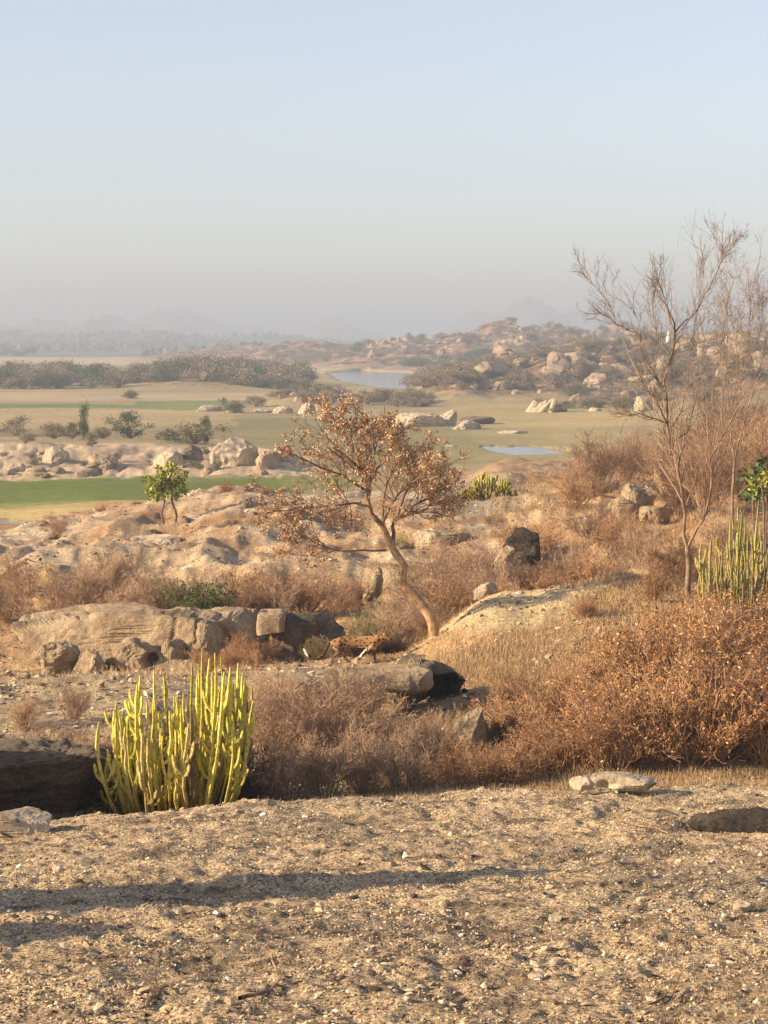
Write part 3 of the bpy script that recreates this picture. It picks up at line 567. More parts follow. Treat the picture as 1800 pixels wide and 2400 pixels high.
BT = [bush(250 + i, 2.6, .55, 24, 150, 800, 1800, rtip=.006, tm='twig_dim', name='tall_brush', up=.15) for i in range(2)]
def pb(protos, i, label, px, Y, s, rz=None, group=None, name='bush', cat='bush', sx=1):
    return thing(name, label, cat, gp(px, Y), rz if rz is not None else i * 1.7, (s * sx, s * sx, s), group, protos[i % len(protos)])
ORD = 'first second third fourth fifth sixth seventh eighth ninth tenth eleventh twelfth'.split()
def ranked(lst, base, rows):
    """one label per entry: which row it stands in and its order from the left"""
    out = []
    for e in lst:
        r = [k for k, (lim, _) in enumerate(rows) if e[1] <= lim][0]
        mates = sorted(q[0] for q in lst if [k for k, (lim, _) in enumerate(rows) if q[1] <= lim][0] == r)
        out.append('%s, %s, %s from left' % (base, rows[r][1], ORD[mates.index(e[0])]))
    return out
# brush on the near bank, between spurge and boulders
nb = [(600, 31.6, .75), (680, 31.8, .7), (760, 32, .75), (850, 32.2, .7), (640, 34, .9), (730, 34.3, .95), (820, 34.6, .9), (900, 34, .7), (600, 36.5, .85), (690, 37.5, .85), (780, 38, .8), (860, 37.5, .75), (955, 32.5, .75), (1010, 34.8, .6)]
LB = ranked(nb, 'brown bush between spurge and boulders', ((33, 'front row'), (35, 'middle row'), (99, 'back row')))
for i, (px, Y, s) in enumerate(nb):
    pb(BR, i, LB[i], px, Y, s, group='brown thicket on the near bank', sx=1.1)
nb2 = [(1060, 32.5, .6), (1130, 32.2, .55), (1200, 32.4, .6), (1215, 35, .85), (1260, 33, .75), (1290, 36.5, .7), (1200, 38.5, .5), (1330, 39, .5)]
LB = ranked(nb2, 'rust bush right of the boulders', ((34, 'front row'), (99, 'back row')))
for i, (px, Y, s) in enumerate(nb2):
    pb(BRR, i, LB[i], px, Y, s, group='rust bushes right of the boulders')
ob = [(1340, 33, .75), (1430, 32.8, .85), (1520, 33.2, 1.0), (1610, 33, 1.05), (1700, 33.2, 1.05), (1790, 33, 1.1), (1870, 33, 1.1), (1400, 35.5, .75), (1490, 36, 1.05), (1580, 36, 1.1), (1670, 36.3, 1.15), (1760, 36, 1.15), (1490, 39, .7), (1580, 39.5, .9), (1660, 40, .95), (1760, 40, .95), (1850, 39, .95), (1560, 43, .55), (1630, 43.5, .5)]
LB = ranked(ob, 'orange leaved bush at lower right', ((34, 'front row'), (37, 'second row'), (41, 'third row'), (99, 'back row')))
for i, (px, Y, s) in enumerate(ob):
    pb(BO if px > 1430 or i % 2 else BRR, i, LB[i], px, Y, s, group='orange bushes at the lower right')
for i, (px, Y, s, lb) in enumerate([(1530, 47, .6, 'rust bush at the foot of the tall bare tree'), (1370, 46, .4, 'small rust bush beside the low yellowish rock'), (1590, 50, .9, 'rust bush behind the foot of the tall bare tree'), (1400, 62, 1., 'rust bush in the gully behind the rock dome')]):
    pb(BRR, i, lb, px, Y, s)
# shrubs behind the left boulder, left part of the near bank
for i, (px, Y, s, lb) in enumerate([(30, 33.5, .55, 'low brown bush on top of the dark boulder at the left edge'), (120, 34, .6, 'brown bush behind the dark left boulder'), (215, 33.8, .6, 'brown bush between the dark boulder and the spurge'), (60, 37, .45, 'small brown bush on the grey slope at the left edge'), (170, 37.5, .45, 'small brown bush on the grey slope above the dark boulder')]):
    pb(BR, i, lb, px, Y, s)
LS = [(480, 45.5, 0.34), (540, 46.5, 0.45), (600, 47.5, 0.38), (470, 49.2, 0.38), (560, 49.5, 0.56), (620, 50, 0.52)]; LB = ranked(LS, 'reddish bush before the slab outcrop', ((48, 'near row'), (99, 'far row')))
for i, (px, Y, s) in enumerate(LS):
    pb(BRR, i, LB[i], px, Y, s, group='reddish bushes before the outcrop')
# behind the slab outcrop
LS = [(110, 61.5, 0.86), (160, 62.5, 1.12), (215, 63.5, 1.01), (300, 61.5, 0.91), (360, 62.5, 0.96), (270, 65.5, 1.01), (410, 64.5, 0.91), (20, 62.5, 0.76), (-40, 62.5, 0.91), (60, 65.5, 0.96)]; LB = ranked(LS, 'brown bush behind the slab outcrop', ((63, 'near row'), (99, 'far row')))
for i, (px, Y, s) in enumerate(LS):
    pb(BR, i, LB[i], px, Y, s, group='brown bushes behind the outcrop', sx=1.15)
LS = [(540, 62.5, 0.94), (600, 63, 0.98), (660, 62.5, 0.98), (720, 63, 0.94), (780, 62.5, 0.98), (570, 65.5, 0.98), (690, 66.5, 0.98), (830, 64.5, 0.73)]; LB = ranked(LS, 'purplish bush left of the acacia trunk', ((63, 'near row'), (99, 'far row')))
for i, (px, Y, s) in enumerate(LS):
    pb(BRR if i % 2 else BR, i, LB[i], px, Y, s, group='purplish bushes left of the acacia', sx=1.1)
pb(BG, 0, 'dark green bush behind the slab outcrop', 480, 60.5, 1.15, 0)
pb(BOL, 0, 'olive bush left of the dark green bush', 425, 62, 1.1)
pb(BOL, 1, 'yellowish olive bush at the left edge behind the outcrop', 10, 66, .8)
LS = [(800, 52, .5), (860, 53, .75), (920, 54, .85), (880, 56, .95), (960, 57, .95), (740, 51.5, .45), (1010, 53, .6)]; LB = ranked(LS, 'pale olive bush behind the leopard', ((53.5, 'near row'), (99, 'far row')))
for i, (px, Y, s) in enumerate(LS):
    pb(BOL if i % 2 else BR, i, LB[i], px, Y, s, group='olive bushes behind the leopard', sx=1.1)
LS = [(1040, 58, 1.), (1090, 60, 1.1), (1140, 62, 1.), (1200, 58, .7), (1060, 65, 1.2), (1230, 64, 1.), (1300, 62, .9), (1120, 70, 1.), (1330, 66, 1.), (1260, 70, 1.1), (1000, 63, 1.1)]; LB = ranked(LS, 'brown bush in the gully right of the acacia', ((63, 'near row'), (99, 'far row')))
for i, (px, Y, s) in enumerate(LS):
    pb(BRR if i % 3 == 0 else BR, i, LB[i], px, Y, s, group='bushes in the gully right of the acacia', sx=1.1)
LS = [(1380, 74, 1.), (1450, 70, 1.), (1500, 66, 1.), (1350, 84, 1.0), (1560, 62, 1.), (1620, 60, .9), (1400, 90, .8), (1480, 86, .7), (1700, 66, 1.)]; LB = ranked(LS, 'rusty bush left of the tall bare tree', ((69, 'near row'), (99, 'far row')))
for i, (px, Y, s) in enumerate(LS):
    pb(BRR if i % 2 else BR, i, LB[i], px, Y, s, group='rusty brush left of the tall bare tree', sx=1.15)
# big fuzzy bushes on the right skyline of the valley
for i, (px, Y, s, lb) in enumerate([(1400, 100, 1.25, 'large fuzzy bare bush standing against the olive plain, left one'), (1470, 104, 1.15, 'large fuzzy bare bush right of the leftmost fuzzy one'), (1345, 96, .8, 'lower fuzzy bush at the left foot of the large fuzzy bushes')]):
    pb(BT, i, lb, px, Y, s, sx=1.2)
LS = [(1600, 78, 1.2), (1660, 74, 1.3), (1730, 80, 1.4), (1800, 76, 1.3), (1690, 90, 1.5), (1770, 95, 1.5), (1620, 96, 1.3), (1560, 92, 1.1), (1850, 88, 1.5), (1540, 110, 1.2), (1640, 115, 1.4), (1740, 115, 1.4)]; LB = ranked(LS, 'tall bare brush behind the tall bare tree', ((82, 'near row'), (100, 'middle row'), (199, 'far row')))
for i, (px, Y, s) in enumerate(LS):
    pb(BT, i, LB[i], px, Y, s, group='bare brush at the right edge', sx=1.1)
for i, (px, Y, s, lb) in enumerate([(525, 97, .55, 'small dark bare bush on the crest right of the yellow tree'), (620, 97, .4, 'little reddish bush on the crest left of the acacia crown'), (240, 97, .4, 'tiny brown bush on the crest left of the yellow tree'), (940, 78, .55, 'small yellowish bush in the notch right of the acacia fork'), (130, 88, .7, 'thin grey bush on the left crest')]):
    pb([BRR, BRR, BRR, BOL, BR][i], i, lb, px, Y, s)
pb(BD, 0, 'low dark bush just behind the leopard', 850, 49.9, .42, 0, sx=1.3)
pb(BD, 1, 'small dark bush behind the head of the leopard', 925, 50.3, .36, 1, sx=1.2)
# ---- candelabra spurge clumps
def spurge(seed, tips, base, Y, label, dep=1.0, r=.034, basew=.5, group=None, stems_as_parts=True, mt='spurge'):
    rs = np.random.RandomState(seed); b0 = Vector(base); root = thing('candelabra_spurge', label, 'spurge', b0, group=group)
    buf = []
    for (px, py) in tips:
        Yt = Y + rs.uniform(-.5, .5) * dep; t_ = np.array(at(px, py, Yt)) - np.array(b0)
        st = np.array([t_[0] * basew + rs.randn() * .08, (Yt - Y) * .6 + rs.randn() * .05, -.15])
        h = t_[2]; K = 12; s = np.linspace(0, 1, K)[:, None]
        c1 = st + np.array([(t_[0] - st[0]) * .75 + rs.randn() * .05, (t_[1] - st[1]) * .7, max(h, .3) * .22]); c2 = np.array([t_[0] + rs.randn() * .04, t_[1], h * .6])
        P = (1 - s) ** 3 * st + 3 * s * (1 - s) ** 2 * c1 + 3 * s ** 2 * (1 - s) * c2 + s ** 3 * t_
        P = P + np.cumsum(rs.randn(K, 3) * .014, 0) * np.array([1, 1, .3])
        rr = r * rs.uniform(.75, 1.15); prof = np.linspace(.55, 1.1, K) * (1 + .24 * np.sin(np.arange(K) * 2.4 + rs.rand() * 6)); prof[-1] = .35
        Ls = [tubes(P[None], (rr * prof)[None], 10, .38)]
        for q in range(rs.choice([1, 2, 3, 4, 5])):
            k = rs.randint(5, 10); o_ = rs.uniform(.05, .12) * (1 if rs.rand() < .5 else -1); L = rs.uniform(.14, .45) * min(1, h)
            o3 = np.array([o_, rs.uniform(-.08, .08), 0]); s2 = np.linspace(0, 1, 7)[:, None]
            B = P[k] + o3 * np.sin(np.minimum(s2 * 1.8, 1) * math.pi / 2) + np.array([o_ * .5, 0, L]) * s2 ** 1.1
            pf = np.array([.6, .85, 1, .88, 1, .9, .35]) * rr * .9; Ls.append(tubes(B[None], pf[None], 8, .35))
        v, f = join(Ls); buf.append((v, f))
        if stems_as_parts: obj('stem', mk('stem', v, f, M['bark_grey' if rs.rand() < .07 else mt], False), root)
    if not stems_as_parts:
        v, f = join(buf); obj('stems', mk('stems', v, f, M[mt], True), root)
    return root
rs = np.random.RandomState(5)
ex = [232, 290, 330, 400, 440, 478, 500, 530, 560, 588]; ey = [1672, 1605, 1590, 1582, 1560, 1524, 1535, 1552, 1568, 1600]
tips = [(478, 1524), (505, 1532), (522, 1545), (455, 1553), (468, 1556), (545, 1565), (555, 1555), (570, 1574), (585, 1604), (576, 1588), (388, 1577), (362, 1570), (328, 1586), (310, 1602), (252, 1664), (275, 1666), (240, 1688), (250, 1773), (418, 1630), (427, 1625), (490, 1540)]
while len(tips) < 92:
    px = rs.uniform(240, 580); e = np.interp(px, ex, ey); tips.append((px, e + 25 + abs(rs.randn()) * 95 + (rs.rand() < .25) * 60))
for i, (px, Y, s, lb) in enumerate([(290, 31.7, .72, 'bush coloured dark for shade behind the left half of the big spurge clump'), (400, 31.8, .85, 'bush coloured dark for shade behind the middle of the big spurge clump'), (500, 31.7, .85, 'bush coloured dark for shade behind the right half of the big spurge clump'), (545, 31.2, .5, 'low bush coloured dark for shade at the right foot of the big spurge clump')]):
    pb(BD, i, lb, px, Y, s, sx=1.15)  # added bushes whose dark colour stands for shade between the stems
b = gp(410, 30.6)
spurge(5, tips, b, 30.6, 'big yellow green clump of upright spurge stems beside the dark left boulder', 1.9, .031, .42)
tips = [(px_, rs.uniform(1270 - (px_ - 1640) * 1.1, 1430)) for px_ in rs.uniform(1640, 1880, 99)]
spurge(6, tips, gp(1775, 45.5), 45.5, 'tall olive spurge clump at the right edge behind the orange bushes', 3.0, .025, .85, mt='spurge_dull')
tips = [(px_, 1178 - rs.uniform(.25, 1) * 75 * (1 - ((px_ - 1150) / 85) ** 2)) for px_ in rs.uniform(1075, 1222, 52)]
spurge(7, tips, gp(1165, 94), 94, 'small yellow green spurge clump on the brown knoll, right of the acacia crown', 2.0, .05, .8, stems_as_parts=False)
# ---- small leafy trees
def leaf_tree(name, label, px, Y, trunks, clumps, lm, ls, nl, seed, bark='bark_dark', group=None, cat='tree', s=1):
    rs = np.random.RandomState(seed); o = gp(px, Y); root = thing(name, label, cat, o, group=group)
    L = []; ends = []
    for pts, r in trunks:
        P = np.array([np.array(at(a, b_, Y)) - np.array(o) for a, b_ in pts]); P[0, 2] = -.15
        s_ = np.linspace(0, len(P) - 1, 10); k = np.minimum(s_.astype(int), len(P) - 2); f = (s_ - k)[:, None]; Q = (P[k] * (1 - f) + P[k + 1] * f)[None]
        L.append(tubes(Q, r * np.linspace(1, .45, 10)[None], 7)); ends.append(Q[0, -1])
    cen = []; Vs = []
    for (a, b_, rad) in clumps:
        c = np.array(at(a, b_, Y + rs.uniform(-.4, .4) * s)) - np.array(o); e = ends[rs.randint(len(ends))]; mid = (e + c) / 2 + rs.randn(3) * .05
        Q = np.array([e, mid, c])[None]; L.append(tubes(Q, np.array([[.03, .02, .01]]) * s, 4)); rad = rad / F * Y
        n = int(nl * rad * rad); d = unit(rs.randn(n, 3)) * (rs.rand(n, 1) ** .45) * rad * np.array([1, 1, .8]); p = c + d * (1 + .4 * rs.randn(n, 1))
        a_ = unit(d + rs.randn(n, 3) * rad * .6); bb = unit(np.cross(a_, rs.randn(n, 3))); z_ = ls * rs.uniform(.6, 1.3, n)[:, None]
        Vs.append(np.stack([p, p + a_ * z_ * .5 + bb * z_ * .3, p + a_ * z_, p + a_ * z_ * .5 - bb * z_ * .3], 1).reshape(-1, 3))
    v, f = join(L); obj('trunk', mk('trunk', v, f, M[bark], True), root); v = np.concatenate(Vs)
    obj('crown', mk('crown', v, np.arange(len(v)).reshape(-1, 4), M[lm]), root); return root
leaf_tree('small_tree', 'small yellow green tree with a forked trunk on the knoll crest', 400, 88, [([(408, 1240), (414, 1205), (402, 1175), (404, 1150), (398, 1125)], .075), ([(386, 1240), (378, 1205), (386, 1175), (380, 1150)], .055)],
 [(385, 1115, 15), (362, 1132, 13), (405, 1104, 13), (424, 1128, 12), (396, 1092, 9), (350, 1152, 9), (376, 1142, 12), (404, 1138, 12), (430, 1148, 8), (346, 1124, 7), (414, 1160, 9), (366, 1166, 9), (388, 1162, 8), (434, 1112, 6), (372, 1098, 6)], 'leaf_yellow', .17, 2200, 3)
leaf_tree('small_tree', 'bright green sapling at the right edge above the tall spurge', 1790, 60, [([(1795, 1240), (1790, 1180), (1785, 1140)], .04)], [(1785, 1130, 22), (1800, 1115, 20), (1770, 1145, 14)], 'leaf_yellow', .2, 700, 4)
leaf_tree('small_tree', 'dark green leafy shrub at the right edge beside the bright sapling', 1765, 64, [([(1770, 1230), (1765, 1170)], .05)], [(1765, 1120, 26), (1790, 1090, 24), (1780, 1150, 26), (1760, 1165, 18)], 'leaf_green', .2, 900, 5)
leaf_tree('small_tree', 'thin yellow leaved sapling at the left edge above the outcrop', 40, 70, [([(52, 1400), (40, 1370), (20, 1350), (5, 1345)], .05), ([(40, 1370), (60, 1350), (62, 1310)], .03)], [(5, 1350, 22), (-15, 1370, 22), (20, 1335, 10), (62, 1320, 9), (100, 1318, 8)], 'leaf_yellow', .2, 400, 6)
leaf_tree('small_tree', 'faint yellow leaved shrub behind the green bush on the knoll flank', 360, 72, [([(365, 1370), (362, 1345)], .04)], [(352, 1330, 12), (380, 1335, 12), (370, 1345, 10), (410, 1330, 14)], 'leaf_yellow', .16, 260, 7)
# valley shrubs (Y 255-300)
def far_tree_mesh(seed, lm, n=3400, ls=.24, wide=1., twig='twig_grey'):
    rs = np.random.RandomState(seed); Vs = []; L = []
    blobs = [(np.array([rs.randn() * .42 * wide, rs.randn() * .42 * wide, rs.uniform(.18, .95)]), rs.uniform(.16, .38)) for _ in range(16)]
    for c, r in blobs:
        c[:2] *= math.sqrt(max(.1, 1.05 - (c[2] - .25) ** 2 * 1.4)); k = int(n * r * r / 1.3); d = unit(rs.randn(k, 3)) * r * (rs.rand(k, 1) ** .4); p = c + d * (1 + .3 * rs.randn(k, 1)) * np.array([1.15, 1.15, .8])
        p[:, 2] = np.maximum(p[:, 2], .03)
        a = unit(d + .5 * r * rs.randn(k, 3)); b_ = unit(np.cross(a, rs.randn(k, 3))); z_ = ls * .25 * rs.uniform(.5, 1.3, k)[:, None]
        Vs.append(np.stack([p - a * z_ * .5, p + b_ * z_ * .4, p + a * z_ * .5, p - b_ * z_ * .4], 1).reshape(-1, 3))
        L.append(tubes(np.array([[0, 0, -.1], [c[0] * .3, c[1] * .3, c[2] * .45], c])[None], np.array([[.035, .025, .01]]), 4))
    v = np.concatenate(Vs); tv, tf = join(L)
    return [('trunk', mk('far_trunk', tv, tf, M[twig])), ('crown', mk('far_crown', v, np.arange(len(v)).reshape(-1, 4), M[lm]))]
FT = {'grey': [far_tree_mesh(300 + i, 'leaf_grey') for i in range(4)], 'olive': [far_tree_mesh(310 + i, 'leaf_olive') for i in range(3)], 'green': [far_tree_mesh(320 + i, 'leaf_green') for i in range(2)]}
def ft(kind, i, label, px, Y, wpx, hpx, group=None, name='shrub', cat='shrub'):
    sx = wpx / F * Y / 1.7; sz = hpx / F * Y / 1.25
    return thing(name, label, cat, gp(px, Y), i * 2.1, (sx, sx, sz), group, FT[kind][i % len(FT[kind])])
for i, (k, px, Y, wp, hp, lb) in enumerate([('green', 305, 262, 90, 70, 'round dark green bush above the pale rock bank'), ('olive', 455, 250, 130, 62, 'wide olive bush right of the round green bush'), ('green', 480, 252, 34, 75, 'thin bright green tree rising from the wide olive bush'), ('grey', 40, 300, 90, 55, 'pale brown bush at the left edge of the plain'), ('grey', 125, 265, 80, 42, 'low grey bush left of the tall thin tree'), ('green', 196, 268, 34, 95, 'tall thin dark tree standing up on the left plain'), ('olive', 170, 262, 60, 45, 'low olive bush at the foot of the tall thin tree'), ('olive', 240, 262, 60, 35, 'low olive bush between the thin tree and the round green bush'), ('olive', 400, 262, 70, 36, 'low olive bush between the green and the wide olive bushes'), ('olive', 215, 232, 36, 32, 'small yellowish bush on the edge of the rock bank'), ('grey', 60, 234, 40, 32, 'small grey bush on the left of the rock bank'),
  ('olive', 555, 400, 70, 38, 'grey green bush left of the boulder row on the plain'), ('olive', 525, 440, 22, 24, 'small isolated bush above the grey green bush'), ('grey', 600, 430, 60, 30, 'brown bush behind the boulder row'), ('olive', 310, 500, 50, 26, 'small olive bush at the edge of the plain below the tree band'), ('green', 840, 1180, 36, 30, 'lone dark tree on the far pale shore')]):
    ft(k, i, lb, px, Y, wp, hp)
def scatter(n, pxr, Yr, kinds, wr, hr, label, group, seed, name='shrub', cat='shrub', cond=None, hill=False):
    rs = np.random.RandomState(seed); c = 0; tries = 0; label0 = label
    while c < n and tries < n * 40:
        tries += 1; px, Y = rs.uniform(*pxr), rs.uniform(*Yr)
        if cond and not cond(px, Y): continue
        k = kinds[rs.randint(len(kinds))]
        base_label = label0 + ', ' + ('near row', 'middle row', 'far row')[min(2, int(3 * (Y - Yr[0]) / (Yr[1] - Yr[0])))] + ', ' + ('left end', 'left of middle', 'middle', 'right of middle', 'right end')[min(4, int(5 * (px - pxr[0]) / (pxr[1] - pxr[0])))]; label = base_label
        if k == 'rock':
            g = gp(px, Y); s = rs.uniform(*wr) / F * Y / 2 * .8; me = FR[rs.randint(len(FR))]
            o = obj('boulder', me, None, g + Vector((0, 0, s * .15)), (rs.uniform(-.3, .3), rs.uniform(-.3, .3), rs.uniform(0, 6)), (s * rs.uniform(.8, 1.4), s, s * rs.uniform(.45, 1.))); tag(o, label, 'rock', group)
        else: ft(k, rs.randint(50), label, px, Y, rs.uniform(*wr), rs.uniform(*hr), group, name, cat)
        c += 1
FR = [rock(400 + i, 4 if i < 3 else 3, (1, .85, .8), e=.55, ncut=14, m='rock_far', rough=.13, name='far_boulder') for i in range(7)]
scatter(90, (-80, 720), (600, 720), ['grey', 'grey', 'olive', 'grey', 'green'], (55, 115), (34, 58), 'grey brown tree in the dark band', 'trees in the dark band', 1, 'tree', 'tree')
scatter(26, (380, 620), (640, 740), ['grey', 'olive'], (60, 100), (44, 68), 'tall grey tree in the high part of the dark band', 'tallest trees of the dark band', 2, 'tree', 'tree')
scatter(20, (580, 690), (590, 640), ['olive', 'green'], (40, 60), (18, 30), 'dark green tree at the tip of the dark band', 'green trees at the right end of the band', 3, 'tree', 'tree')
scatter(40, (640, 1000), (436, 480), ['grey', 'grey', 'olive'], (36, 66), (20, 38), 'grey bush on the rocky island left of the river bend', 'bushes on the rocky island', 4, cond=lambda p, y: True)
scatter(14, (660, 860), (436, 470), ['rock'], (26, 55), (20, 30), 'pale rock among the bushes of the rocky island', 'rocks on the rocky island', 5)
scatter(120, (970, 1900), (500, 660), ['grey', 'grey', 'olive', 'grey'], (35, 80), (18, 44), 'grey brown bush on the near rocky hill at right', 'bushes on the near right hill', 6)
scatter(100, (1040, 1900), (500, 660), ['rock'], (26, 80), (20, 30), 'tan boulder on the near rocky hill at right', 'boulders on the near right hill', 7)
scatter(22, (990, 1130), (490, 545), ['grey', 'olive', 'grey'], (35, 70), (24, 44), 'dark bush on the low spur beside the river', 'bushes on the low spur', 16)
scatter(26, (1340, 1900), (440, 500), ['grey', 'grey', 'olive'], (40, 80), (22, 44), 'brown bush on the low rise below the hill', 'bushes on the low rise', 17)
scatter(26, (1340, 1900), (440, 500), ['rock'], (24, 60), (20, 30), 'tan rock on the low rise below the hill', 'rocks on the low rise', 18)
def merged(name, label, n, pxr, Yr, protos, wr, hr, seed, m):
    rs = np.random.RandomState(seed); vv, ff, o_ = [], [], 0
    for _ in range(n):
        px, Y = rs.uniform(*pxr), rs.uniform(*Yr); me = protos[rs.randint(len(protos))]; c = np.zeros(len(me.vertices) * 3, np.float32); me.vertices.foreach_get('co', c); c = c.reshape(-1, 3)
        k = len(me.polygons[0].vertices); f = np.zeros(len(me.loops), np.int32); me.loops.foreach_get('vertex_index', f); f = f.reshape(-1, k)
        w_ = rs.uniform(*wr) / F * Y / 2; h_ = rs.uniform(*hr) / F * Y / (1.25 if k == 4 else 2); a = rs.uniform(0, 6.28); ca, sa = math.cos(a), math.sin(a)
        c = np.stack([(c[:, 0] * ca - c[:, 1] * sa) * w_, (c[:, 0] * sa + c[:, 1] * ca) * w_, c[:, 2] * h_], 1) + np.array(gp(px, Y)); vv.append(c); ff.append(f + o_); o_ += len(c)
    tag(obj(name, mk(name, np.concatenate(vv), np.concatenate(ff), M[m])), label, kind='stuff')
merged('hill_scrub', 'hazy grey scrub covering the farther hill', 170, (640, 1900), (1080, 1330), [p[1][1] for p in FT['grey']], (22, 50), (10, 26), 8, 'leaf_grey')
merged('hill_rubble', 'pale boulders covering the farther hill', 230, (860, 1900), (1080, 1330), FR, (10, 40), (8, 28), 9, 'rock_far')
merged('hill_scrub', 'low brown scrub between the boulders of the near right hill', 160, (970, 1900), (500, 670), [p[1][1] for p in FT['grey']], (20, 60), (10, 26), 18, 'leaf_grey')
scatter(18, (1120, 1900), (500, 620), ['rock'], (70, 140), (20, 30), 'large tan rock mass on the near rocky hill', 'large rock masses on the near hill', 21)
merged('hill_rubble', 'smaller tan boulders strewn over the near right hill', 170, (1000, 1900), (500, 670), FR, (10, 36), (8, 30), 19, 'rock_far')
scatter(26, (970, 1260), (950, 1040), ['green', 'olive'], (50, 90), (16, 30), 'green tree in the hazy strip beyond the beach', 'green trees beyond the beach', 10, 'tree', 'tree')
scatter(24, (1560, 1900), (230, 420), ['grey', 'grey', 'olive'], (45, 90), (24, 50), 'grey bush on the right slope behind the bare trees', 'bushes on the right slope', 11)
scatter(12, (1240, 1560), (400, 440), ['grey', 'olive'], (40, 80), (20, 40), 'brown bush at the foot of the near right hill', 'bushes at the hill foot', 12)
scatter(20, (-60, 650), (213, 228), ['rock'], (20, 60), (20, 30), 'pale half buried rock in the long bank', 'small rocks of the rock bank', 13)
scatter(18, (60, 1060), (75, 92), ['rock'], (20, 60), (20, 30), 'half buried tan rock on the knoll', 'half buried rocks of the knoll', 14)
scatter(14, (-60, 560), (215, 226), ['grey', 'olive'], (18, 40), (14, 26), 'small dry bush growing on the long rock bank', 'small bushes on the rock bank', 15)
# far woods: one mass nobody could count
rs = np.random.RandomState(77); n = 26000; Y = rs.uniform(1900, 5200, n); u = rs.uniform(-700, 2300, n); x = (u - 900) / F * Y
k = (fb2(x, Y, .004, 4, 78) > -.15); x, Y = x[k], Y[k]; n = len(x); z = gz(x, Y) + rs.uniform(.5, 7, n); s = rs.uniform(3, 8, n)[:, None]; p = np.stack([x, Y, z], 1)
a = unit(rs.randn(n, 3) + np.array([0, 0, .6])); b_ = unit(np.cross(a, rs.randn(n, 3)))
v = np.stack([p - a * s * .5, p + b_ * s * .7, p + a * s * .5, p - b_ * s * .7], 1).reshape(-1, 3)
tag(obj('distant_woods', mk('distant_woods', v, np.arange(len(v)).reshape(-1, 4), M['leaf_green'])), 'hazy green woods on the far plain', kind='stuff')
# ---- traced trees: each limb runs through points of the picture, at its own depth
def limb(pts, Y, o, K=14, rs=None, wob=.02):
    P = np.array([np.array(at(a, b_, Y + d)) - np.array(o) for a, b_, d in pts]); s = np.linspace(0, len(P) - 1, K)
    k = np.minimum(s.astype(int), len(P) - 2); f = (s - k)[:, None]
    Pm = np.vstack([2 * P[0] - P[1], P, 2 * P[-1] - P[-2]]); a, b_, c, d = Pm[k], Pm[k + 1], Pm[k + 2], Pm[k + 3]
    Q = .5 * (2 * b_ + (c - a) * f + (2 * a - 5 * b_ + 4 * c - d) * f ** 2 + (3 * b_ - a - 3 * c + d) * f ** 3)
    if rs is not None: Q[1:] += rs.randn(K - 1, 3) * wob
    return Q
def traced(name, label, base, Y, limbs, twigs, bark, twigm, seed, leaf=None, group=None):
    rs = np.random.RandomState(seed); o = Vector(at(base[0], base[1], Y)); root = thing(name, label, 'tree', o, group=group)
    LP, LR = [], []; trunk = None
    for j, (pts, r0, r1) in enumerate(limbs):
        if j and seed != 8: r0 *= .78; r1 *= .7
        Q = limb(pts, Y, o, 14, rs, .012 if j else .004); rr = np.linspace(r0, r1, 14)
        if j == 0: trunk = tubes(Q[None], rr[None], 9)
        LP.append(Q); LR.append(rr)
    obj('trunk', mk('trunk', *trunk, M[bark], True), root)
    v, f = tubes(np.array(LP[1:]), np.array(LR[1:]), 6); obj('limbs', mk('limbs', v, f, M['bark_dark' if seed == 8 else bark], True), root)
    P, Rr = np.array(LP[1:]), np.array(LR[1:]); L = []
    for (n, ratio, ang, up, K, smin, rmin) in twigs:
        P, Rr = grow(P, Rr, n, ratio, ang, up, K, rs, smin, rmin=rmin, bend=.16, rr=.5); L.append(tubes(P, Rr, 4 if n < 500 else 3))
    v, f = join(L); obj('twigs', mk('twigs', v, f, M[twigm]), root)
    if leaf:
        lv, lf = leaves(P, leaf[0], leaf[1], rs, .2, .045, .55, -.5, 4); obj('crown', mk('crown', lv, lf, M[leaf[2]]), root)
    return root
AC = [([(1018, 1490, 0), (1012, 1450, 0), (985, 1415, 0), (960, 1385, 0), (942, 1355, 0), (948, 1325, 0), (925, 1295, 0), (910, 1262, 0), (895, 1230, 0)], .14, .075),
 ([(922, 1290, 0), (922, 1255, .1), (930, 1215, .2), (985, 1200, .4), (1010, 1185, .7), (1045, 1170, 1.0)], .06, .018),
 ([(898, 1235, 0), (870, 1200, -.1), (862, 1160, -.2), (862, 1130, -.2), (845, 1100, -.3), (800, 1060, -.4), (750, 1005, -.5)], .065, .015),
 ([(864, 1185, -.1), (820, 1180, -.5), (760, 1185, -.8), (690, 1192, -1.1), (640, 1198, -1.3)], .035, .01),
 ([(905, 1290, 0), (860, 1290, -.3), (800, 1292, -.5), (755, 1280, -.6), (720, 1262, -.7), (680, 1250, -.8)], .03, .009),
 ([(864, 1140, -.2), (878, 1080, .3), (870, 1020, .6), (850, 968, .8)], .035, .01),
 ([(930, 1212, .2), (955, 1150, .8), (985, 1125, 1.3), (1030, 1110, 1.6)], .04, .011),
 ([(896, 1228, 0), (900, 1160, .9), (930, 1090, 1.5), (960, 1060, 1.9)], .04, .011),
 ([(862, 1155, -.2), (810, 1120, -1.), (740, 1090, -1.6), (690, 1065, -1.9)], .035, .01),
 ([(895, 1230, 0), (925, 1170, -1.), (965, 1130, -1.6), (1010, 1110, -1.9)], .035, .01),
 ([(850, 1105, -.3), (820, 1040, .5), (790, 990, .9), (770, 970, 1.)], .025, .009),
 ([(930, 1213, .2), (980, 1178, .2), (1020, 1155, 0), (1055, 1140, -.2)], .03, .009),
 ([(862, 1130, -.2), (900, 1080, -.8), (930, 1040, -1.2), (925, 1000, -1.4)], .028, .009)]
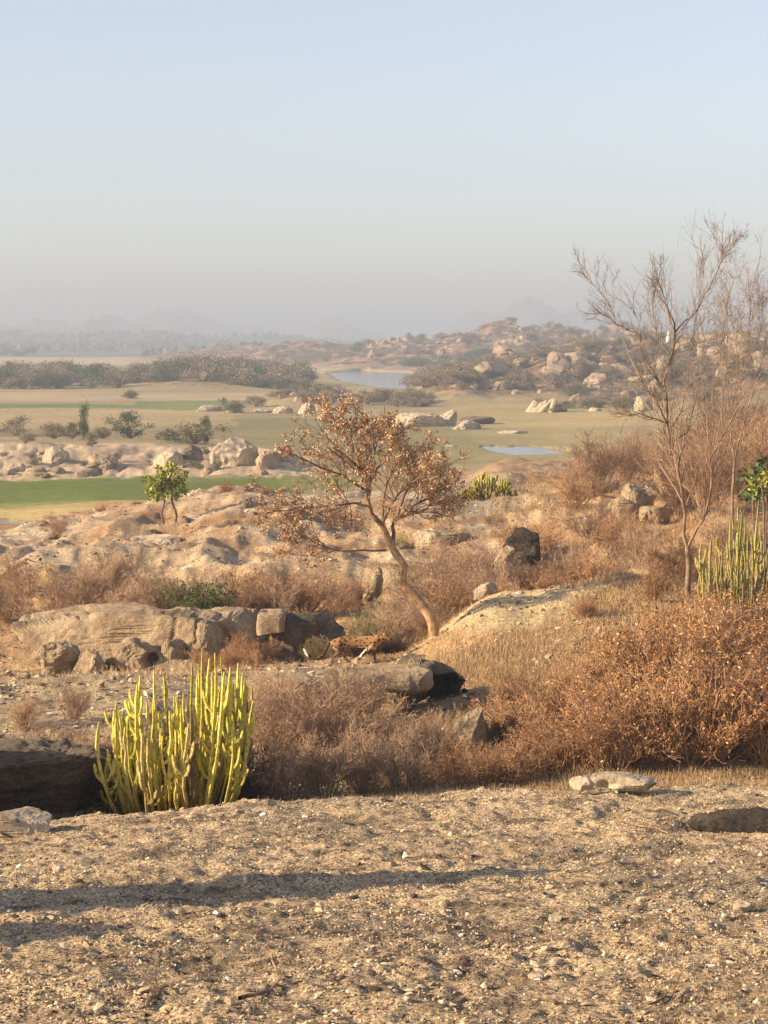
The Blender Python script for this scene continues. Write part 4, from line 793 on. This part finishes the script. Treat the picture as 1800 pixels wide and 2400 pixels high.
traced('acacia_tree', 'leaning acacia with a pale crooked trunk and flat crown of dry orange leaves', (1018, 1490), 49, AC,
 [(200, .42, .8, .05, 6, .25, .008), (1100, .5, .8, .05, 5, .12, .0065), (4200, .5, .9, .0, 4, .1, .0055)], 'bark', 'twig_dark', 8, (12500, .07, 'leaf_tan'))
BTR = [([(1613, 1412, 0), (1612, 1370, 0), (1614, 1330, 0), (1611, 1284, 0)], .075, .06),
 ([(1611, 1284, 0), (1600, 1250, 0), (1606, 1196, 0), (1594, 1123, .1), (1583, 1071, .1), (1577, 1033, .1), (1564, 998, .1), (1564, 951, 0), (1555, 908, 0), (1562, 874, 0), (1572, 835, 0), (1581, 792, 0), (1581, 758, 0)], .06, .03),
 ([(1611, 1284, 0), (1630, 1245, -.2), (1652, 1212, -.4), (1662, 1170, -.6), (1668, 1120, -.7), (1664, 1071, -.8), (1701, 1015, -1.), (1744, 930, -1.2), (1787, 886, -1.4)], .045, .014),
 ([(1581, 758, 0), (1562, 715, -.1), (1555, 689, -.2), (1545, 659, -.3), (1548, 620, -.3)], .025, .006),
 ([(1581, 780, 0), (1600, 755, .1), (1624, 741, .1), (1640, 710, .2), (1658, 685, .3), (1680, 640, .3), (1694, 607, .4), (1693, 570, .4), (1690, 532, .4)], .026, .005),
 ([(1694, 607, .4), (1705, 590, .5), (1723, 565, .6), (1748, 545, .8)], .008, .004),
 ([(1564, 998, .1), (1548, 960, -.2), (1534, 934, -.3), (1510, 905, -.4), (1497, 870, -.5)], .03, .012),
 ([(1555, 908, 0), (1538, 885, -.2), (1525, 865, -.3), (1502, 820, -.5), (1502, 785, -.6), (1494, 745, -.6), (1474, 710, -.7), (1462, 680, -.8)], .02, .005),
 ([(1562, 990, 0), (1530, 980, -.4), (1504, 972, -.6), (1470, 972, -.8), (1444, 970, -1.)], .022, .007),
 ([(1502, 785, -.6), (1478, 775, -.9), (1445, 760, -1.2), (1415, 738, -1.4), (1392, 734, -1.6)], .011, .004),
 ([(1462, 775, -1.), (1440, 740, -1.1), (1418, 698, -1.3), (1400, 676, -1.4), (1383, 663, -1.5), (1365, 640, -1.6), (1349, 618, -1.7)], .009, .003),
 ([(1581, 1033, .1), (1600, 1020, .3), (1614, 1010, .4), (1625, 960, .6), (1640, 880, .7), (1650, 800, .8), (1665, 720, .9)], .022, .006),
 ([(1577, 1000, .1), (1595, 960, .5), (1611, 908, .8), (1614, 850, 1.), (1625, 780, 1.), (1640, 700, 1.1), (1650, 640, 1.2)], .022, .006),
 ([(1572, 835, 0), (1545, 800, .6), (1530, 740, .9), (1535, 680, 1.)], .016, .005),
 ([(1664, 1071, -.8), (1660, 980, -.5), (1680, 900, -.2), (1690, 820, 0), (1700, 740, .1)], .02, .006),
 ([(1606, 1196, 0), (1630, 1120, .6), (1650, 1040, .9), (1655, 960, 1.)], .02, .006)]
traced('bare_tree', 'tall leafless tree with a slender forked trunk, reaching into the sky', (1613, 1412), 48, BTR,
 [(260, .42, .5, .08, 7, .12, .006), (1300, .55, .6, .06, 6, .1, .0042), (2100, .6, .7, .03, 4, .05, .003)], 'bark_grey', 'twig_grey', 9, (260, .03, 'leaf_rust'))
B2 = [([(1720, 1300, 0), (1716, 1180, 0), (1722, 1080, 0)], .05, .035),
 ([(1722, 1080, 0), (1712, 980, 0), (1735, 880, .3), (1752, 820, .4), (1757, 770, .5), (1757, 710, .5), (1764, 670, .5)], .03, .006),
 ([(1722, 1080, 0), (1745, 980, -.4), (1770, 900, -.6), (1790, 830, -.6), (1800, 780, -.7), (1812, 700, -.8)], .03, .006),
 ([(1722, 1070, 0), (1690, 980, .5), (1700, 880, .6), (1705, 780, .7), (1700, 730, .8), (1712, 690, .8)], .026, .006),
 ([(1735, 900, .3), (1768, 820, .6), (1786, 760, .7), (1788, 690, .8)], .018, .005),
 ([(1712, 960, 0), (1730, 860, -.7), (1725, 790, -.9), (1735, 720, -1.)], .018, .005)]
traced('bare_tree', 'thin many stemmed leafless tree at the right edge behind the tall bare tree', (1720, 1300), 56, B2,
 [(90, .42, .6, .05, 7, .1, .006), (450, .55, .75, .03, 6, .1, .005), (1200, .55, .9, .0, 4, .1, .004)], 'bark_grey', 'twig_grey', 10, (160, .045, 'leaf_rust'))
# ---- small bare saplings on the left crest and plain
# ---- trees just outside the left edge whose shadows fall across the near slope
for i, (hx, Yb, hgt, wid, lb) in enumerate([(-9.9, 17.7, 4.6, 1.4, 'dense narrow tree just outside the left edge, taller one'), (-8.2, 16.2, 2.2, 1.2, 'dense narrow tree just outside the left edge, shorter one')]):
    rs = np.random.RandomState(500 + i); z0 = float(gz(hx, Yb)[0]); root = thing('tree', lb, 'tree', (hx, Yb, z0))
    n = 26000; zz = rs.uniform(.1, 1, n); wd = wid * (1 - zz ** 3) * .6 + .1; a = rs.uniform(0, 6.28, n); rr_ = np.sqrt(rs.rand(n)) * wd
    p = np.stack([np.cos(a) * rr_, np.sin(a) * rr_, zz * hgt], 1); ax = unit(rs.randn(n, 3)); bx = unit(np.cross(ax, rs.randn(n, 3))); s = .17
    v = np.stack([p - ax * s, p + bx * s * .6, p + ax * s, p - bx * s * .6], 1).reshape(-1, 3); obj('crown', mk('crown', v, np.arange(len(v)).reshape(-1, 4), M['leaf_olive']), root)
    obj('trunk', mk('trunk', *tubes(np.array([[[0, 0, -.1], [.03, 0, hgt * .5], [0, 0, hgt * .92]]]), np.array([[.08, .06, .02]]), 7), M['bark_grey']), root)
# ---------------------------------------------------------------- white shrine on the far hill
g = gp(1567, 1180); bm = bmesh.new()
wz = hz(812, 1180)
def ringtower(prof, S=12):
    P = np.array([[[0, 0, z_] for z_, _ in prof]]); return tubes(P + np.array([1e-4, 0, 0]) * np.arange(len(prof))[None, :, None], np.array([[r_ for _, r_ in prof]]), S)
bm.free()
sh = thing('shrine', 'tiny white pointed shrine on the far hill behind the bare tree', 'shrine', (g.x, g.y, g.z))
top = hz(774, 1180) - g.z
obj('base', mk('base', *ringtower([(-2, 2.2), (top * .35, 2.2), (top * .36, 1.8), (top * .37, .01)], 4), M['white']), sh)
obj('spire', mk('spire', *ringtower([(top * .3, 1.7), (top * .5, 1.6), (top * .75, 1.), (top * .9, .6), (top, .05)], 10), M['white'], True), sh)
# ---------------------------------------------------------------- leopard
def leopard():
    Y = 48.0; o = Vector(at(840, 1556, Y)); s = 1 / F * Y
    def q(px, py, d=0): return ((px - 840) * s, d, (1556 - py) * s)
    nodes = {'root': (q(822, 1503), .125, .145), 'rump': (q(790, 1503), .115, .15), 'tailbase': (q(773, 1503), .05, .05),
     'chest': (q(858, 1504), .125, .155), 'shoulder': (q(880, 1500), .1, .125), 'neck': (q(892, 1494), .075, .085), 'head': (q(905, 1491, -.02), .085, .09), 'muzzle': (q(917, 1497, -.03), .042, .04), 'nose': (q(922, 1498, -.03), .026, .024),
     't1': (q(764, 1520), .045, .045), 't2': (q(757, 1536), .045, .045), 't3': (q(742, 1544), .042, .042), 't4': (q(727, 1541), .04, .04), 't5': (q(716, 1531), .036, .036), 't6': (q(712, 1518), .03, .03)}
    E = [('root', 'rump'), ('rump', 'tailbase'), ('root', 'chest'), ('chest', 'shoulder'), ('shoulder', 'neck'), ('neck', 'head'), ('head', 'muzzle'), ('muzzle', 'nose'), ('tailbase', 't1'), ('t1', 't2'), ('t2', 't3'), ('t3', 't4'), ('t4', 't5'), ('t5', 't6')]
    def leg(nm, par, pts):
        pr = par
        for i, (px, py, d, r) in enumerate(pts):
            k = nm + str(i); nodes[k] = (q(px, py, d), r, r); E.append((pr, k)); pr = k
    leg('hl', 'rump', [(786, 1515, -.08, .09), (796, 1527, -.09, .06), (779, 1540, -.09, .036), (776, 1551, -.09, .034), (784, 1554, -.09, .034)])
    leg('hr', 'rump', [(788, 1514, .08, .08), (806, 1526, .09, .055), (806, 1539, .09, .034), (814, 1551, .09, .032), (822, 1554, .09, .032)])
    leg('fl', 'shoulder', [(872, 1514, -.09, .07), (858, 1524, -.09, .05), (845, 1538, -.09, .036), (835, 1551, -.09, .034), (841, 1555, -.09, .034)])
    leg('fr', 'shoulder', [(878, 1514, .08, .065), (876, 1528, .09, .046), (878, 1541, .09, .034), (879, 1553, .09, .034), (887, 1556, .09, .034)])
    for sgn in (-1, 1): nodes['ear%d' % sgn] = (q(901, 1483, sgn * .055 - .02), .024, .028); E.append(('head', 'ear%d' % sgn))
    ks = list(nodes); me = bpy.data.meshes.new('leopard_cage'); me.from_pydata([nodes[k][0] for k in ks], [(ks.index(a), ks.index(b)) for a, b in E], [])
    ob = bpy.data.objects.new('cage', me); COL.objects.link(ob); md = ob.modifiers.new('s', 'SKIN'); md.use_smooth_shade = True
    for i, k in enumerate(ks): sv = me.skin_vertices[0].data[i]; sv.radius = nodes[k][1:]; sv.use_root = (k == 'root')
    ob.modifiers.new('u', 'SUBSURF').levels = 2; bpy.context.view_layer.update()
    ev = ob.evaluated_get(bpy.context.evaluated_depsgraph_get()); nm = bpy.data.meshes.new_from_object(ev); nm.name = 'leopard_body'
    bpy.data.objects.remove(ob)
    co = np.array([v.co[:] for v in nm.vertices]); px = co[:, 0] / s + 840; py = 1556 - co[:, 2] / s
    c = np.tile(np.array([.4, .22, .09]), (len(co), 1))
    def pt(mk_, col):
        mk_ = np.clip(mk_, 0, 1)[:, None]; c[:] = c * (1 - mk_) + np.array(col) * mk_
    pt((py - 1511) / 6, (.55, .42, .27)); pt((py - 1520) / 5, (.1, .065, .045)); pt(((py - 1512) / 4) * (np.abs(px - 848 + (py - 1520) * .5) < 8) * (py < 1540) * (co[:, 1] < 0), (.85, .78, .66)); pt(((py - 1500) / 8) * (px > 896), (.7, .62, .5)); pt(np.clip((838 - px) / 15, 0, 1) * .6, (.2, .11, .05))  # shade on the legs and hindquarters is painted into the coat
    pt((px < 770).astype(float), (.09, .06, .04)); pt(((px < 722)).astype(float), (.85, .82, .74)); pt((px > 919) * 1., (.08, .05, .05))
    ca = nm.color_attributes.new('Col', 'FLOAT_COLOR', 'POINT'); ca.data.foreach_set('color', np.hstack([c, np.ones((len(c), 1))]).astype(np.float32).ravel())
    m, t, b = mat('leopard_coat', .8); vc = N(t, 'ShaderNodeVertexColor', layer_name='Col'); tc = N(t, 'ShaderNodeTexCoord'); vo = N(t, 'ShaderNodeTexVoronoi'); vo.inputs['Scale'].default_value = 14; t.links.new(tc.outputs['Object'], vo.inputs['Vector'])
    sp = ramp(t, vo.outputs['Distance'], [(.0, (.45, .35, .3)), (.16, (.3, .22, .18)), (.22, (.08, .06, .05)), (.38, (.1, .08, .06)), (.46, (1, 1, 1))]); t.links.new(mix(t, vc.outputs[0], sp, .95, 'MULTIPLY'), b.inputs['Base Color'])
    nm.materials.clear(); nm.materials.append(m)
    root = thing('leopard', 'orange spotted leopard walking right along the path, tail curled with white tip', 'leopard', o); obj('body', nm, root)
    m2, t, b = mat('eye', .2); b.inputs['Base Color'].default_value = (.15, .1, .02, 1)
    for sgn in (-1, 1):
        v, f = ico(2); obj('eye', mk('eye', v * .011 + np.array(q(912, 1490, sgn * .045 - .02)), f, m2, True), root)
leopard()
# ---------------------------------------------------------------- haze
bm = bmesh.new(); bmesh.ops.create_cube(bm, size=1); me = bpy.data.meshes.new('haze'); bm.to_mesh(me); bm.free()
hz_o = obj('haze', me, None, (0, 6700, 42), None, (20400, 13500, 146)); tag(hz_o, kind='stuff')
m = bpy.data.materials.new('haze_air'); m.use_nodes = True; t = m.node_tree; t.nodes.remove(t.nodes['Principled BSDF'])
pv = t.nodes.new('ShaderNodeVolumePrincipled'); pv.inputs['Color'].default_value = (.485, .56, .69, 1); pv.inputs['Density'].default_value = HAZE_DENSITY; pv.inputs['Anisotropy'].default_value = 0
t.links.new(pv.outputs[0], t.nodes['Material Output'].inputs['Volume']); me.materials.append(m)
SC.cycles.volume_bounces = 1; SC.cycles.max_bounces = 5
